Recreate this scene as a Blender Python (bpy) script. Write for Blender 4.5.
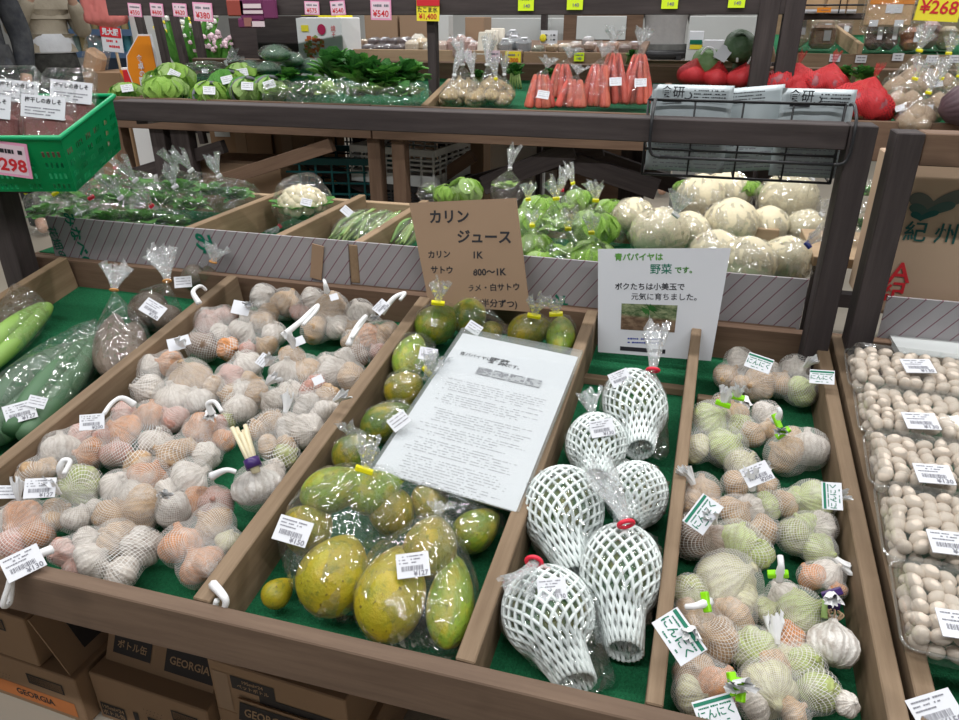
import bpy, bmesh, math, random
import numpy as np
from mathutils import Vector, Matrix, Euler
S = bpy.context.scene
C = S.collection
for o in list(bpy.data.objects): bpy.data.objects.remove(o)
R = math.radians
# ------------------------------------------------------------------ camera, world, lamps, exposure
CAM_Z, PITCH, YAW, F = 1.20, R(25.3), R(15.9), 720.0
cam = bpy.data.objects.new('camera', bpy.data.cameras.new('camera')); C.objects.link(cam)
cam.location = (0, 0, CAM_Z); cam.rotation_euler = (math.pi/2 - PITCH, 0, YAW)
cam.data.sensor_width = 36; cam.data.lens = 36*F/959; cam.data.clip_start = .02; cam.data.clip_end = 60
S.camera = cam
S.view_settings.view_transform = 'Standard'; S.view_settings.look = 'None'
S.view_settings.gamma = 1; S.view_settings.use_curve_mapping = False
S.view_settings.exposure = 0.0
try:
    S.cycles.transparent_max_bounces = 24; S.cycles.max_bounces = 8
    S.cycles.caustics_reflective = False; S.cycles.caustics_refractive = False
except Exception: pass
W = bpy.data.worlds.new('world'); S.world = W; W.use_nodes = True
W.node_tree.nodes['Background'].inputs[0].default_value = (.86, .92, 1, 1)
W.node_tree.nodes['Background'].inputs[1].default_value = .26
def lamp(name, loc, sx, sy, power, rot=(0, 0, 0), col=(.98, .985, 1)):
    l = bpy.data.lights.new(name, 'AREA'); l.shape = 'RECTANGLE'; l.size = sx; l.size_y = sy; l.energy = power; l.color = col
    o = bpy.data.objects.new(name, l); o.location = loc; o.rotation_euler = rot; C.objects.link(o); return o
CEIL = 3.0
for i, (x, y) in enumerate([(-2.6, -.5), (-1.1, -.5), (.4, -.5), (1.9, -.5), (-2.6, 1.5), (-1.1, 1.5), (.4, 1.5), (1.9, 1.5), (-2.6, 3.6), (-.6, 3.6), (1.4, 3.6), (-3.2, 5.6), (-.6, 5.6), (2, 5.6)]):
    lamp('tube_light', (x, y, CEIL-.09), 1.25, .06, 22.5)
# ------------------------------------------------------------------ helpers
FW = Vector((-math.sin(YAW)*math.cos(PITCH), math.cos(YAW)*math.cos(PITCH), -math.sin(PITCH)))
RT = Vector((math.cos(YAW), math.sin(YAW), 0)); UP = RT.cross(FW)
EYE = Vector((0, 0, CAM_Z))
def ray(x, y): return RT*(x-479.5) - UP*(y-360) + FW*F
def onplane(x, y, p0, n):
    r = ray(x, y); return EYE + r*((Vector(p0)-EYE).dot(n)/r.dot(n))
def atY(x, y, Y): return onplane(x, y, (0, Y, 0), Vector((0, 1, 0)))
def atZ(x, y, Z): return onplane(x, y, (0, 0, Z), Vector((0, 0, 1)))
TILT = R(9.5); BN = Vector((0, -math.sin(TILT), math.cos(TILT))); BV = Vector((0, math.cos(TILT), math.sin(TILT))); BX = Vector((1, 0, 0))
BP = Vector((0, 0, .50))
TURF = -.075
def bed(x, y, w=0.): return onplane(x, y, BP+BN*w, BN)
def bedY(X, Y, w=0.): return Vector((X, Y, .50 + math.tan(TILT)*Y)) + BN*w
T3 = R(12); N3 = Vector((0, -math.sin(T3), math.cos(T3))); P3 = Vector((0, 2.25, .954))
def bed3(x, y, w=0.): return onplane(x, y, P3+N3*w, N3)
def depth(P): return (Vector(P)-EYE).dot(FW)
def wr(px, P): return px/F*depth(P)
def rnd(a, b): return random.uniform(a, b)
def basis(z, xh=(1, 0, 0)):
    z = Vector(z).normalized(); x = Vector(xh); x = x - z*x.dot(z)
    if x.length < 1e-4: x = Vector((0, 1, 0)) - z*z.y
    x.normalize(); y = z.cross(x)
    return Matrix((x, y, z)).transposed()
def mx(loc, rot3=None, sc=(1, 1, 1)):
    m = Matrix.Translation(Vector(loc))
    if rot3 is not None: m = m @ rot3.to_4x4()
    return m @ Matrix.Diagonal((*sc, 1))
def tag(o, label=None, cat=None, group=None, kind=None):
    if label: o['label'] = label
    if cat: o['category'] = cat
    if group: o['group'] = group
    if kind: o['kind'] = kind
    return o
def thing(name, label, cat, loc=(0, 0, 0), group=None):
    o = bpy.data.objects.new(name, None); C.objects.link(o); o.location = loc; o.empty_display_size = .03
    return tag(o, label, cat, group)
def link(name, me, parent=None, label=None):
    o = bpy.data.objects.new(name, me); C.objects.link(o)
    if parent is not None:
        o.parent = parent
    if label: o['label'] = label
    return o
def root_off(parent):
    v = Vector((0, 0, 0)); p = parent
    while p is not None: v += p.location; p = p.parent
    return v
def obj(name, bm, mats, parent=None, smooth=False, label=None, loc=None):
    """bm in world coordinates; stored relative to the parent's (or its own) origin"""
    me = bpy.data.meshes.new(name)
    off = root_off(parent) if parent is not None else (Vector(loc) if loc is not None else Vector((0, 0, 0)))
    bmesh.ops.translate(bm, verts=bm.verts, vec=-off)
    bm.normal_update(); bm.to_mesh(me); bm.free()
    for m in (mats if isinstance(mats, (list, tuple)) else [mats]): me.materials.append(m)
    if smooth: me.polygons.foreach_set('use_smooth', [True]*len(me.polygons))
    o = link(name, me, parent, label)
    if parent is None: o.location = off
    return o
def inst(name, me, M, parent=None, color=None, label=None):
    """shared mesh placed with world matrix M"""
    o = link(name, me, parent, label)
    M = M.copy()
    if parent is not None: M.translation = M.translation - root_off(parent)
    o.matrix_basis = M
    if color: o.color = (*color, 1)
    return o
def bx(bm, M, sx, sy, sz, bev=0., mi=0):
    r = bmesh.ops.create_cube(bm, size=1, matrix=M @ Matrix.Diagonal((sx, sy, sz, 1)))
    fs = list({f for v in r['verts'] for f in v.link_faces})
    for f in fs: f.material_index = mi
    if bev:
        es = list({e for v in r['verts'] for e in v.link_edges})
        q = bmesh.ops.bevel(bm, geom=es, offset=bev, segments=1, affect='EDGES', profile=.5)
        for f in q['faces']: f.material_index = mi
def board_obj(name, p0, p1, w, h, mat, parent=None, up=(0, 0, 1), bev=.0015, label=None):
    """plank from p0 to p1 (centre of its TOP face), w across, h down; own local axes so that the grain runs along it"""
    p0, p1 = Vector(p0), Vector(p1); d = p1-p0; L = d.length; x = d.normalized(); z = Vector(up); z = (z - x*z.dot(x)).normalized(); y = z.cross(x)
    rot = Matrix((x, y, z)).transposed()
    bm = bmesh.new(); bx(bm, Matrix.Identity(4), L, w, h, bev)
    me = bpy.data.meshes.new(name); bm.to_mesh(me); bm.free(); me.materials.append(mat)
    return inst(name, me, mx((p0+p1)/2 - z*h/2, rot), parent, label=label)
def tube(bm, pts, rad, n=8, closed=False, mi=0, cap=True):
    pts = [Vector(p) for p in pts]; N = len(pts); rings = []
    rads = rad if isinstance(rad, (list, tuple)) else [rad]*N
    nrm = None
    for i in range(N):
        a = pts[i-1] if (i or closed) else pts[i]; b = pts[(i+1) % N] if (i < N-1 or closed) else pts[i]
        t = (b-a).normalized()
        if nrm is None:
            nrm = t.orthogonal().normalized()
        nrm = (nrm - t*nrm.dot(t)); nrm = nrm.normalized() if nrm.length > 1e-6 else t.orthogonal().normalized()
        b2 = t.cross(nrm)
        rings.append([bm.verts.new(pts[i] + (nrm*math.cos(2*math.pi*k/n) + b2*math.sin(2*math.pi*k/n))*rads[i]) for k in range(n)])
    M = N if closed else N-1
    for i in range(M):
        A, B = rings[i], rings[(i+1) % N]
        for k in range(n):
            f = bm.faces.new((A[k], A[(k+1) % n], B[(k+1) % n], B[k])); f.material_index = mi; f.smooth = True
    if cap and not closed:
        for q in (list(reversed(rings[0])), rings[-1]):
            f = bm.faces.new(q); f.material_index = mi
def smoothpath(pts, n=6):
    pts = [Vector(p) for p in pts]; out = []
    for i in range(len(pts)-1):
        p0 = pts[max(i-1, 0)]; p1 = pts[i]; p2 = pts[i+1]; p3 = pts[min(i+2, len(pts)-1)]
        for k in range(n):
            t = k/n
            out.append(.5*((2*p1) + (p2-p0)*t + (2*p0-5*p1+4*p2-p3)*t*t + (3*p1-p0-3*p2+p3)*t**3))
    out.append(pts[-1]); return out
def lathe(bm, prof, n=24, M=Matrix.Identity(4), lobes=0, lob=0., mi=0, twist=0.):
    rings = []
    for (r, z) in prof:
        ring = []
        for k in range(n):
            a = 2*math.pi*k/n + twist*z
            rr = r*(1 + lob*(abs(math.cos(lobes*a/2))-.6) if lobes else 1)
            ring.append(bm.verts.new(M @ Vector((rr*math.cos(a), rr*math.sin(a), z))))
        rings.append(ring)
    for A, B in zip(rings, rings[1:]):
        for k in range(n):
            f = bm.faces.new((A[k], A[(k+1) % n], B[(k+1) % n], B[k])); f.smooth = True; f.material_index = mi
    for q in (list(reversed(rings[0])), rings[-1]):
        f = bm.faces.new(q); f.material_index = mi; f.smooth = True
def quad(bm, a, b, c, d, mi=0):
    f = bm.faces.new([bm.verts.new(Vector(p)) for p in (a, b, c, d)]); f.material_index = mi; return f
def mesh_of(name, bm, mats, smooth=False):
    me = bpy.data.meshes.new(name); bm.normal_update(); bm.to_mesh(me); bm.free()
    for m in (mats if isinstance(mats, (list, tuple)) else [mats]): me.materials.append(m)
    if smooth: me.polygons.foreach_set('use_smooth', [True]*len(me.polygons))
    return me
# ------------------------------------------------------------------ materials
class NT:
    def __init__(s, name):
        s.m = bpy.data.materials.new(name); s.m.use_nodes = True; s.t = s.m.node_tree; s.t.nodes.clear()
        s.out = s.t.nodes.new('ShaderNodeOutputMaterial')
    def n(s, ty, ins=None, **kw):
        nd = s.t.nodes.new('ShaderNode'+ty)
        for k, v in kw.items(): setattr(nd, k, v)
        for k, v in (ins or {}).items():
            sk = nd.inputs[k]
            if isinstance(v, bpy.types.NodeSocket): s.t.links.new(v, sk)
            else: sk.default_value = v
        return nd
    def surf(s, sock): s.t.links.new(sock, s.out.inputs[0]); return s.m
    def math(s, op, a, b=0.): return s.n('Math', {0: a, 1: b}, operation=op).outputs[0]
    def mix(s, f, a, b): return s.n('MixRGB', {0: f, 1: a, 2: b}).outputs[0]
    def ramp(s, f, p0, p1, c0=(0, 0, 0, 1), c1=(1, 1, 1, 1)):
        r = s.n('ValToRGB', {0: f}); r.color_ramp.elements[0].position = p0; r.color_ramp.elements[1].position = p1
        r.color_ramp.elements[0].color = c0; r.color_ramp.elements[1].color = c1; return r.outputs[0]
    def coord(s, k='Object', scale=(1, 1, 1), rand=True):
        c = s.n('TexCoord').outputs[k]
        if rand:
            oi = s.n('ObjectInfo').outputs['Random']
            off = s.n('CombineXYZ', {0: s.math('MULTIPLY', oi, 37.), 1: s.math('MULTIPLY', oi, 11.), 2: s.math('MULTIPLY', oi, 53.)}).outputs[0]
            mp = s.n('Mapping', {0: c, 3: scale})
            return s.n('VectorMath', {0: mp.outputs[0], 1: off}, operation='ADD').outputs[0]
        return s.n('Mapping', {0: c, 3: scale}).outputs[0]
    def noise(s, v, sc, det=3., rough=.55): return s.n('TexNoise', {'Vector': v, 'Scale': sc, 'Detail': det, 'Roughness': rough}).outputs[0]
    def bump(s, h, st=.3, d=.002): return s.n('Bump', {'Height': h, 'Strength': st, 'Distance': d}).outputs[0]
    def pbr(s, col, rough=.6, bump=None, spec=.4, trans=None, sss=None):
        d = {'Base Color': col, 'Roughness': rough, 'Specular IOR Level': spec}
        if bump is not None: d['Normal'] = bump
        return s.n('BsdfPrincipled', d).outputs[0]
def c4(c): return (*c, 1) if len(c) == 3 else c
def mul(c, k): return tuple(min(1, x*k) for x in c)
def plain(name, col, rough=.55, var=.12, sc=12., bump=.0, spec=.4):
    t = NT(name); v = t.coord(); n = t.noise(v, sc, 4)
    c = t.mix(n, c4(mul(col, 1-var)), c4(mul(col, 1+var)))
    return t.surf(t.pbr(c, rough, t.bump(n, bump, .003) if bump else None, spec))
def wood(name, c0, c1, dark, rough=.7):
    t = NT(name); v = t.coord(scale=(3, 40, 40)); n = t.noise(v, 1.6, 6, .65)
    v2 = t.coord(scale=(1.2, 9, 9)); n2 = t.noise(v2, 1.2, 3)
    k = t.noise(t.coord(scale=(5, 9, 9)), 1.1, 2)
    c = t.mix(t.ramp(n, .3, .7), c4(c0), c4(c1))
    c = t.mix(t.math('MULTIPLY', t.ramp(n2, .45, .75), .55), c, c4(dark))
    c = t.mix(t.math('MULTIPLY', t.ramp(k, .66, .76), .5), c, c4(mul(dark, .6)))
    return t.surf(t.pbr(c, rough, t.bump(n, .35, .0015), .25))
M = {}
M['wood'] = wood('weathered_wood', (.175, .118, .072), (.275, .195, .125), (.095, .064, .040))
M['wood_side'] = wood('plain_wood', (.24, .16, .092), (.34, .235, .145), (.15, .10, .06))
M['wood_front'] = wood('brown_board', (.115, .074, .050), (.175, .117, .080), (.062, .040, .028))
M['wood_dark'] = wood('dark_stained_wood', (.040, .031, .030), (.075, .06, .058), (.022, .017, .018))
M['wood_mid'] = wood('brown_stained_wood', (.13, .078, .050), (.20, .125, .083), (.07, .043, .03))
M['wood_pale'] = wood('pale_wood', (.36, .25, .15), (.46, .33, .21), (.25, .16, .09))
def turf():
    t = NT('green_turf'); v = t.coord(rand=False); n = t.noise(v, 330., 3, .7); n2 = t.noise(v, 9., 2)
    c = t.mix(n, c4((.006, .045, .02)), c4((.028, .29, .115))); c = t.mix(t.math('MULTIPLY', n2, .35), c, c4((.01, .12, .05)))
    return t.surf(t.pbr(c, .8, t.bump(n, .9, .006), .2))
M['turf'] = turf()
def film(name='clear_film', haze=.022, bs=52., gloss=.34, tint=(.98, .985, .985), rough=.05, bst=1., base=.085):
    t = NT(name); v = t.coord(scale=(1, 1, 1)); n = t.noise(v, bs*.5, 1.5, .5); vn = t.n('TexVoronoi', {'Vector': v, 'Scale': bs*.42}, feature='DISTANCE_TO_EDGE').outputs[0]
    b = t.bump(t.math('ADD', t.math('MULTIPLY', n, 1.2), t.math('MINIMUM', t.math('MULTIPLY', vn, 1.6), .35)), bst, .02)
    lw = t.n('LayerWeight', {0: .22, 'Normal': b}).outputs[1]
    gl = t.n('BsdfGlossy', {'Color': (1, 1, 1, 1), 'Roughness': rough, 'Normal': b}).outputs[0]
    tr = t.n('BsdfTransparent', {0: c4(tint)}).outputs[0]
    di = t.n('BsdfDiffuse', {0: (.9, .93, .95, 1)}).outputs[0]
    a = t.n('MixShader', {0: haze, 1: tr, 2: di}).outputs[0]
    f = t.math('ADD', t.math('MULTIPLY', t.math('POWER', lw, 1.4), gloss), base)
    return t.surf(t.n('MixShader', {0: f, 1: a, 2: gl}).outputs[0])
M['film'] = film()
M['film_crisp'] = film('crinkled_clear_film', .03, 60., .45, base=.15)
M['film_thin'] = film('thin_clear_film', .012, 64., .30, base=.055)
M['film_hazy'] = film('hazy_film', .05, 60., .40)
M['film_tuft'] = film('gathered_film', .22, 160., .7)
M['film_stiff'] = film('stiff_clear_plastic', .03, 14., .5, (.96, .97, .97), .05, .3, .10)
def netmat(name, cell, thick, col=(.86, .85, .83), veil=0.1):
    t = NT(name); uv = t.n('TexCoord').outputs['UV']; s = t.n('SeparateXYZ', {0: uv})
    a = t.math('ADD', s.outputs[0], s.outputs[1]); b = t.math('SUBTRACT', s.outputs[0], s.outputs[1])
    def line(x):
        fr = t.math('FRACT', t.math('ADD', t.math('DIVIDE', x, cell), 1000.))
        return t.math('LESS_THAN', t.math('ABSOLUTE', t.math('SUBTRACT', fr, .5)), thick/2)
    k = t.math('MAXIMUM', line(a), line(b)); k = t.math('MAXIMUM', k, veil)
    di = t.pbr(c4(col), .6, None, .3); tr = t.n('BsdfTransparent').outputs[0]
    return t.surf(t.n('MixShader', {0: k, 1: tr, 2: di}).outputs[0])
M['net'] = netmat('white_mesh_net', .0037, .14, (.70, .68, .65), .02)
M['net_red'] = netmat('red_mesh_net', .007, .36, (.58, .03, .036), .32)
M['net_white'] = plain('white_net_strap', (.80, .80, .80), .5, .06, 60, .3)
def skin(name, rough=.55, rib=.5, blot=(.17, .095, .05), amt=.75):
    t = NT(name); oi = t.n('ObjectInfo').outputs['Color']; v = t.coord(); s = t.n('SeparateXYZ', {0: t.n('TexCoord').outputs['Object']})
    ang = t.math('ARCTAN2', s.outputs[1], s.outputs[0]); n = t.noise(v, 3., 4)
    st = t.math('SINE', t.math('ADD', t.math('MULTIPLY', ang, 22.), t.math('MULTIPLY', n, 9.)))
    c = t.mix(t.math('MULTIPLY', t.ramp(st, .2, 1.), rib), oi, t.mix(.55, oi, c4(blot)))
    c = t.mix(t.math('MULTIPLY', t.ramp(n, .46, .68), amt), c, t.mix(.6, oi, c4(blot)))
    c = t.mix(t.math('MULTIPLY', t.ramp(t.noise(v, 1.3, 2), .5, .7), .35), c, (.72, .68, .64, 1))
    return t.surf(t.pbr(c, rough, t.bump(t.math('ADD', st, n), .25, .02), .3))
M['garlic'] = skin('garlic_skin')
def fruit():
    t = NT('papaya_skin'); oi = t.n('ObjectInfo').outputs['Color']; v = t.coord(); n = t.noise(v, 1.6, 3); n2 = t.noise(v, 7., 4); n3 = t.noise(v, 2.6, 5, .7)
    c = t.mix(t.math('MULTIPLY', t.ramp(n, .42, .64), .8), oi, t.mix(.6, oi, (.50, .33, .02, 1)))
    c = t.mix(t.math('MULTIPLY', t.ramp(n3, .53, .64), .55), c, (.09, .14, .02, 1))
    c = t.mix(t.math('MULTIPLY', t.ramp(n2, .62, .72), .75), c, (.06, .038, .012, 1))
    return t.surf(t.pbr(c, .38, t.bump(n2, .15, .03), .5))
M['papaya'] = fruit()
def colored(name, rough=.5, var=.2, sc=3., spec=.4, bst=.2):
    t = NT(name); oi = t.n('ObjectInfo').outputs['Color']; n = t.noise(t.coord(), sc, 4)
    c = t.mix(n, t.mix(var, oi, (0, 0, 0, 1)), t.mix(var*.6, oi, (1, 1, .9, 1)))
    return t.surf(t.pbr(c, rough, t.bump(n, bst, .02), spec))
M['veg'] = colored('vegetable_skin'); M['cloth'] = colored('cloth', .9, .15, 20, .1, .3); M['colour'] = colored('coloured_print', .5, .04, 3, .3, 0)
M['nut'] = plain('ginkgo_shell', (.68, .58, .48), .45, .16, 40., .15)
M['foam'] = plain('white_foam_net', (.74, .80, .78), .7, .03, 20)
M['paper'] = plain('white_paper', (.68, .69, .725), .6, .02, 4)
M['ink'] = plain('black_ink', (.02, .02, .025), .6, .0)
M['ink_grey'] = plain('grey_print', (.20, .20, .23), .6, .0)
M['ink_green'] = plain('green_ink', (.0, .16, .09), .6, .0)
M['ink_blue'] = plain('blue_ink', (.03, .05, .30), .6, .0)
M['ink_red'] = plain('red_ink', (.62, .02, .03), .6, .0)
M['ink_purple'] = plain('purple_tape', (.05, .02, .13), .35, .1)
M['white'] = plain('white_plastic', (.78, .78, .78), .45, .03)
M['yellow'] = plain('yellow_tape', (.85, .78, .01), .4, .05)
M['lime'] = plain('lime_green_tape', (.26, .70, .0), .4, .08)
M['redtape'] = plain('red_tape', (.72, .02, .05), .4, .05)
M['orange_band'] = plain('rubber_band', (.55, .25, .06), .5, .05)
M['cardboard'] = plain('brown_cardboard', (.33, .22, .14), .8, .08, 5)
M['cardboard_pale'] = plain('tan_carton', (.46, .325, .225), .8, .05, 5)
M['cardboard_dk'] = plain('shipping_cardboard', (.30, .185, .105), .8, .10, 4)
M['black'] = plain('black_plastic', (.016, .016, .018), .45, .1)
M['teal'] = plain('teal_plastic', (.0, .085, .09), .45, .1)
M['green_basket'] = plain('green_plastic', (.0, .33, .12), .38, .08, 6)
M['greywhite'] = plain('grey_white_plastic', (.55, .57, .56), .5, .05)
M['pink'] = plain('pink_card', (.86, .36, .55), .6, .03); M['pinkpale'] = plain('pale_pink_card', (.82, .62, .70), .6, .02)
M['flyel'] = plain('fluorescent_yellow_card', (.70, .92, .02), .6, .03)
M['card_yel'] = plain('yellow_card', (.88, .75, .04), .6, .03)
M['orange'] = plain('orange_card', (.78, .25, .01), .5, .03)
def stripes():
    t = NT('striped_cardboard'); s = t.n('SeparateXYZ', {0: t.n('TexCoord').outputs['Object']})
    a = t.math('ADD', s.outputs[0], t.math('MULTIPLY', s.outputs[2], -.75))
    fr = t.math('FRACT', t.math('ADD', t.math('DIVIDE', a, .026), 100.)); k = t.math('LESS_THAN', fr, .085)
    n = t.noise(t.coord(), 14., 4)
    c = t.mix(k, t.mix(n, (.30, .285, .29, 1), (.38, .36, .365, 1)), (.19, .075, .105, 1))
    return t.surf(t.pbr(c, .8, None, .2))
M['striped'] = stripes()
def leafmat(name, c0, c1):
    t = NT(name); v = t.coord(); n = t.noise(v, 22., 4)
    c = t.mix(t.ramp(n, .3, .7), c4(c0), c4(c1))
    d = t.pbr(c, .5, t.bump(n, .4, .01), .35); tr = t.n('BsdfTranslucent', {0: c}).outputs[0]
    return t.surf(t.n('MixShader', {0: .2, 1: d, 2: tr}).outputs[0])
M['leaf_dark'] = leafmat('dark_green_leaf', (.016, .10, .018), (.06, .22, .04))
M['leaf_mid'] = leafmat('mid_green_leaf', (.05, .22, .03), (.15, .40, .07))
M['leaf_lime'] = leafmat('pale_green_leaf', (.20, .42, .05), (.40, .60, .13))
M['leaf_cabbage'] = leafmat('cabbage_leaf', (.28, .47, .12), (.50, .66, .27))
M['cream'] = plain('cream_root_skin', (.72, .64, .44), .45, .10, 12, .1)
# ------------------------------------------------------------------ text and tags
_tc = {}
def text_bm(s, size, bold=0., align='CENTER'):
    key = (s, size, bold, align)
    if key not in _tc:
        cu = bpy.data.curves.new('t', 'FONT'); cu.body = s; cu.size = size; cu.align_x = align; cu.align_y = 'CENTER'; cu.offset = bold*size; cu.resolution_u = 2
        o = bpy.data.objects.new('t', cu); C.objects.link(o)
        bpy.context.view_layer.update()
        _tc[key] = bpy.data.meshes.new_from_object(o.evaluated_get(bpy.context.evaluated_depsgraph_get()))
        bpy.data.objects.remove(o); bpy.data.curves.remove(cu)
    return _tc[key]
def add_text(bm, s, size, Mt, mi=1, bold=0., align='CENTER'):
    n0 = len(bm.faces); bm2 = bmesh.new(); bm2.from_mesh(text_bm(s, size, bold, align)); bmesh.ops.transform(bm2, matrix=Mt, verts=bm2.verts)
    for f in bm2.faces: f.material_index = mi
    me = bpy.data.meshes.new('tmp'); bm2.to_mesh(me); bm2.free(); bm.from_mesh(me); bpy.data.meshes.remove(me)
    bm.faces.ensure_lookup_table()
    for f in bm.faces[n0:]: f.material_index = mi
def rect(bm, x, y, w, h, z, mi, M4=Matrix.Identity(4)):
    quad(bm, *[M4 @ Vector(p) for p in ((x-w/2, y-h/2, z), (x+w/2, y-h/2, z), (x+w/2, y+h/2, z), (x-w/2, y+h/2, z))], mi=mi)
def dashes(bm, x0, x1, y, h, z, mi, seed, gap=.25, mean=.0022):
    rg = random.Random(seed); x = x0
    while x < x1:
        w = rg.uniform(.5, 1.4)*mean
        if rg.random() > gap: rect(bm, min(x+w/2, x1), y, w*.82, h*rg.uniform(.7, 1), z, mi)
        x += w
def tag_mesh(kind, price='', seed=0):
    """a paper price tag lying in its local XY plane"""
    bm = bmesh.new(); z = .0011
    if kind == 'bar':
        w, h = .040, .030; bx(bm, Matrix.Identity(4), w, h, .0012)
        for i in range(3): dashes(bm, -w*.42, w*(.3-.1*i), h*(.36-.13*i), .0017, z, 1, seed+i)
        x = -w*.35; rg = random.Random(seed)
        while x < w*.30: ww = rg.uniform(.0003, .0011); rect(bm, x, -h*.13, ww, h*.2, z, 1); x += ww+rg.uniform(.0004, .0009)
        if price: add_text(bm, price, .0085, Matrix.Translation((w*.22, -h*.37, z)), 1, .02)
        mats = [M['paper'], M['ink_grey']]
    elif kind == 'nin':
        w, h = .052, .034; bx(bm, Matrix.Identity(4), w, h, .0012)
        rect(bm, 0, h*.36, w*.96, h*.13, z, 1); dashes(bm, -w*.4, w*.4, h*.19, .0022, z, 1, seed); dashes(bm, -w*.25, w*.3, -h*.36, .002, z, 1, seed+2)
        add_text(bm, 'にんにく', .0125, Matrix.Translation((0, -h*.08, z)), 1, .015)
        mats = [M['paper'], M['ink_green']]
    elif kind == 'plain':
        w, h = .040, .034; bx(bm, Matrix.Identity(4), w, h, .0012); mats = [M['paper']]
    elif kind == 'small':
        w, h = .030, .022; bx(bm, Matrix.Identity(4), w, h, .0012)
        for i in range(3): dashes(bm, -w*.4, w*.4, h*(.3-.25*i), .0016, z, 1, seed+i)
        mats = [M['paper'], M['ink_grey']]
    return mesh_of('price_tag', bm, mats)
TAGS = {'bar': [tag_mesh('bar', p, i*7) for i, p in enumerate(['¥150', '¥127', '¥130', '¥200'])], 'nin': [tag_mesh('nin', '', 3)], 'plain': [tag_mesh('plain')], 'small': [tag_mesh('small', '', i) for i in range(2)]}
def face_cam(P, n=BN, k=.6): return (Vector(n).normalized()*(1-k) + (EYE-Vector(P)).normalized()*k).normalized()
def put_tag(parent, kind, P, ang=0., sc=1., var=0, n=None, name='price_tag', k=.6):
    P = Vector(P); nn = n if n is not None else face_cam(P, BN, k)
    rot = basis(nn, RT) @ Matrix.Rotation(R(ang), 3, 'Z')
    return inst(name, TAGS[kind][var % len(TAGS[kind])], mx(P, rot, (sc, sc, sc)), parent)
# ------------------------------------------------------------------ hull shells: nets and film bags
def sphere_pts(c, r, k=1.06):
    out = []
    for i in range(26):
        z = 1-2*(i+.5)/26; a = i*2.39996; q = math.sqrt(1-z*z); out.append(Vector(c)+Vector((q*math.cos(a), q*math.sin(a), z))*r*k)
    return out
def ell_pts(Mt, k=1.05):
    return [Mt @ p for p in sphere_pts((0, 0, 0), 1, k)]
def shell(pts, neck=None, nu=40, nv=22, wrk=0., smooth=3, seed=0, floor=None, hug=None):
    """star-shaped skin over the convex hull of pts; pole towards the neck; UV in metres"""
    rg = np.random.RandomState(seed)
    P = list(pts); c = sum((Vector(p) for p in P), Vector())/len(P)
    axis = (Vector(neck)-c).normalized() if neck is not None else Vector((0, 0, 1))
    if neck is not None: P = P + [Vector(neck)]
    b = bmesh.new()
    for p in P: b.verts.new(p)
    bmesh.ops.convex_hull(b, input=b.verts); b.normal_update()
    fs = [f for f in b.faces if f.calc_area() > 1e-9]
    n = np.array([f.normal[:] for f in fs]); p0 = np.array([f.verts[0].co[:] for f in fs]); b.free()
    cc = np.array(c[:]); h = ((p0-cc)*n).sum(1); n[h < 0] *= -1; h = np.abs(h)
    rot = np.array(basis(axis)); th = np.linspace(0, math.pi, nv+1); ph = np.linspace(0, 2*math.pi, nu, endpoint=False)
    TH, PH = np.meshgrid(th, ph, indexing='ij')
    D = np.stack([np.sin(TH)*np.cos(PH), np.sin(TH)*np.sin(PH), np.cos(TH)], -1) @ rot.T
    dn = np.einsum('ijk,fk->ijf', D, n); dn = np.where(dn > 1e-4, dn, 1e-4)
    r = (h/dn).min(-1)
    if hug:
        ru = np.zeros_like(r)
        for (sc, sr) in hug:
            oc = np.array(sc[:])-cc; bq = D @ oc; ds = bq*bq-(oc @ oc-(sr*1.05)**2); ru = np.maximum(ru, np.where(ds > 0, bq+np.sqrt(np.maximum(ds, 0)), 0))
        r = np.maximum(ru, r*.80)
    r0 = r.copy()
    for _ in range(smooth):
        up = np.vstack([r[:1], r[:-1]]); dnn = np.vstack([r[1:], r[-1:]])
        r = .4*r + .15*(up+dnn+np.roll(r, 1, 1)+np.roll(r, -1, 1))
    if neck is not None:
        k = np.clip((th-.05)/.35, 0, 1)[:, None]; r = r0*(1-k)+r*k
    r[0] = r[0].mean(); r[-1] = r[-1].mean()
    if wrk:
        w = np.zeros_like(r)
        for _ in range(9):
            kf = rg.randint(3, 13); kt = rg.uniform(-5, 5); w += np.abs(np.sin(kf*PH/2*2 + kt*TH + rg.uniform(0, 6)))*rg.uniform(.3, 1)
        w = (w-w.mean())/w.std(); r = r*(1 + wrk*w*np.sin(TH)) + 0
    V = cc + D*r[..., None]
    bm = bmesh.new(); uvl = bm.loops.layers.uv.new('UVMap'); Rm = float(r[2:-2].mean())
    top = bm.verts.new(V[0, 0]); bot = bm.verts.new(V[-1, 0])
    vs = [[bm.verts.new(V[i, j]) for j in range(nu)] for i in range(1, nv)]
    def uv(f, lst):
        for l, (i, j) in zip(f.loops, lst): l[uvl].uv = (j/nu*2*math.pi*Rm, i/nv*math.pi*Rm)
        f.smooth = True
    for i in range(nv-2):
        for j in range(nu):
            f = bm.faces.new((vs[i][j], vs[i+1][j], vs[i+1][(j+1) % nu], vs[i][(j+1) % nu])); uv(f, ((i+1, j), (i+2, j), (i+2, j+1), (i+1, j+1)))
    for j in range(nu):
        uv(bm.faces.new((top, vs[0][j], vs[0][(j+1) % nu])), ((0, j+.5), (1, j), (1, j+1)))
        uv(bm.faces.new((bot, vs[-1][(j+1) % nu], vs[-1][j])), ((nv, j+.5), (nv-1, j+1), (nv-1, j)))
    if floor is not None:      # keep a bag from sinking through what it lies on
        f0, fn = floor
        for v in bm.verts:
            d = (v.co-f0).dot(fn)
            if d < .002: v.co += fn*(.002-d)
    return bm
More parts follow.
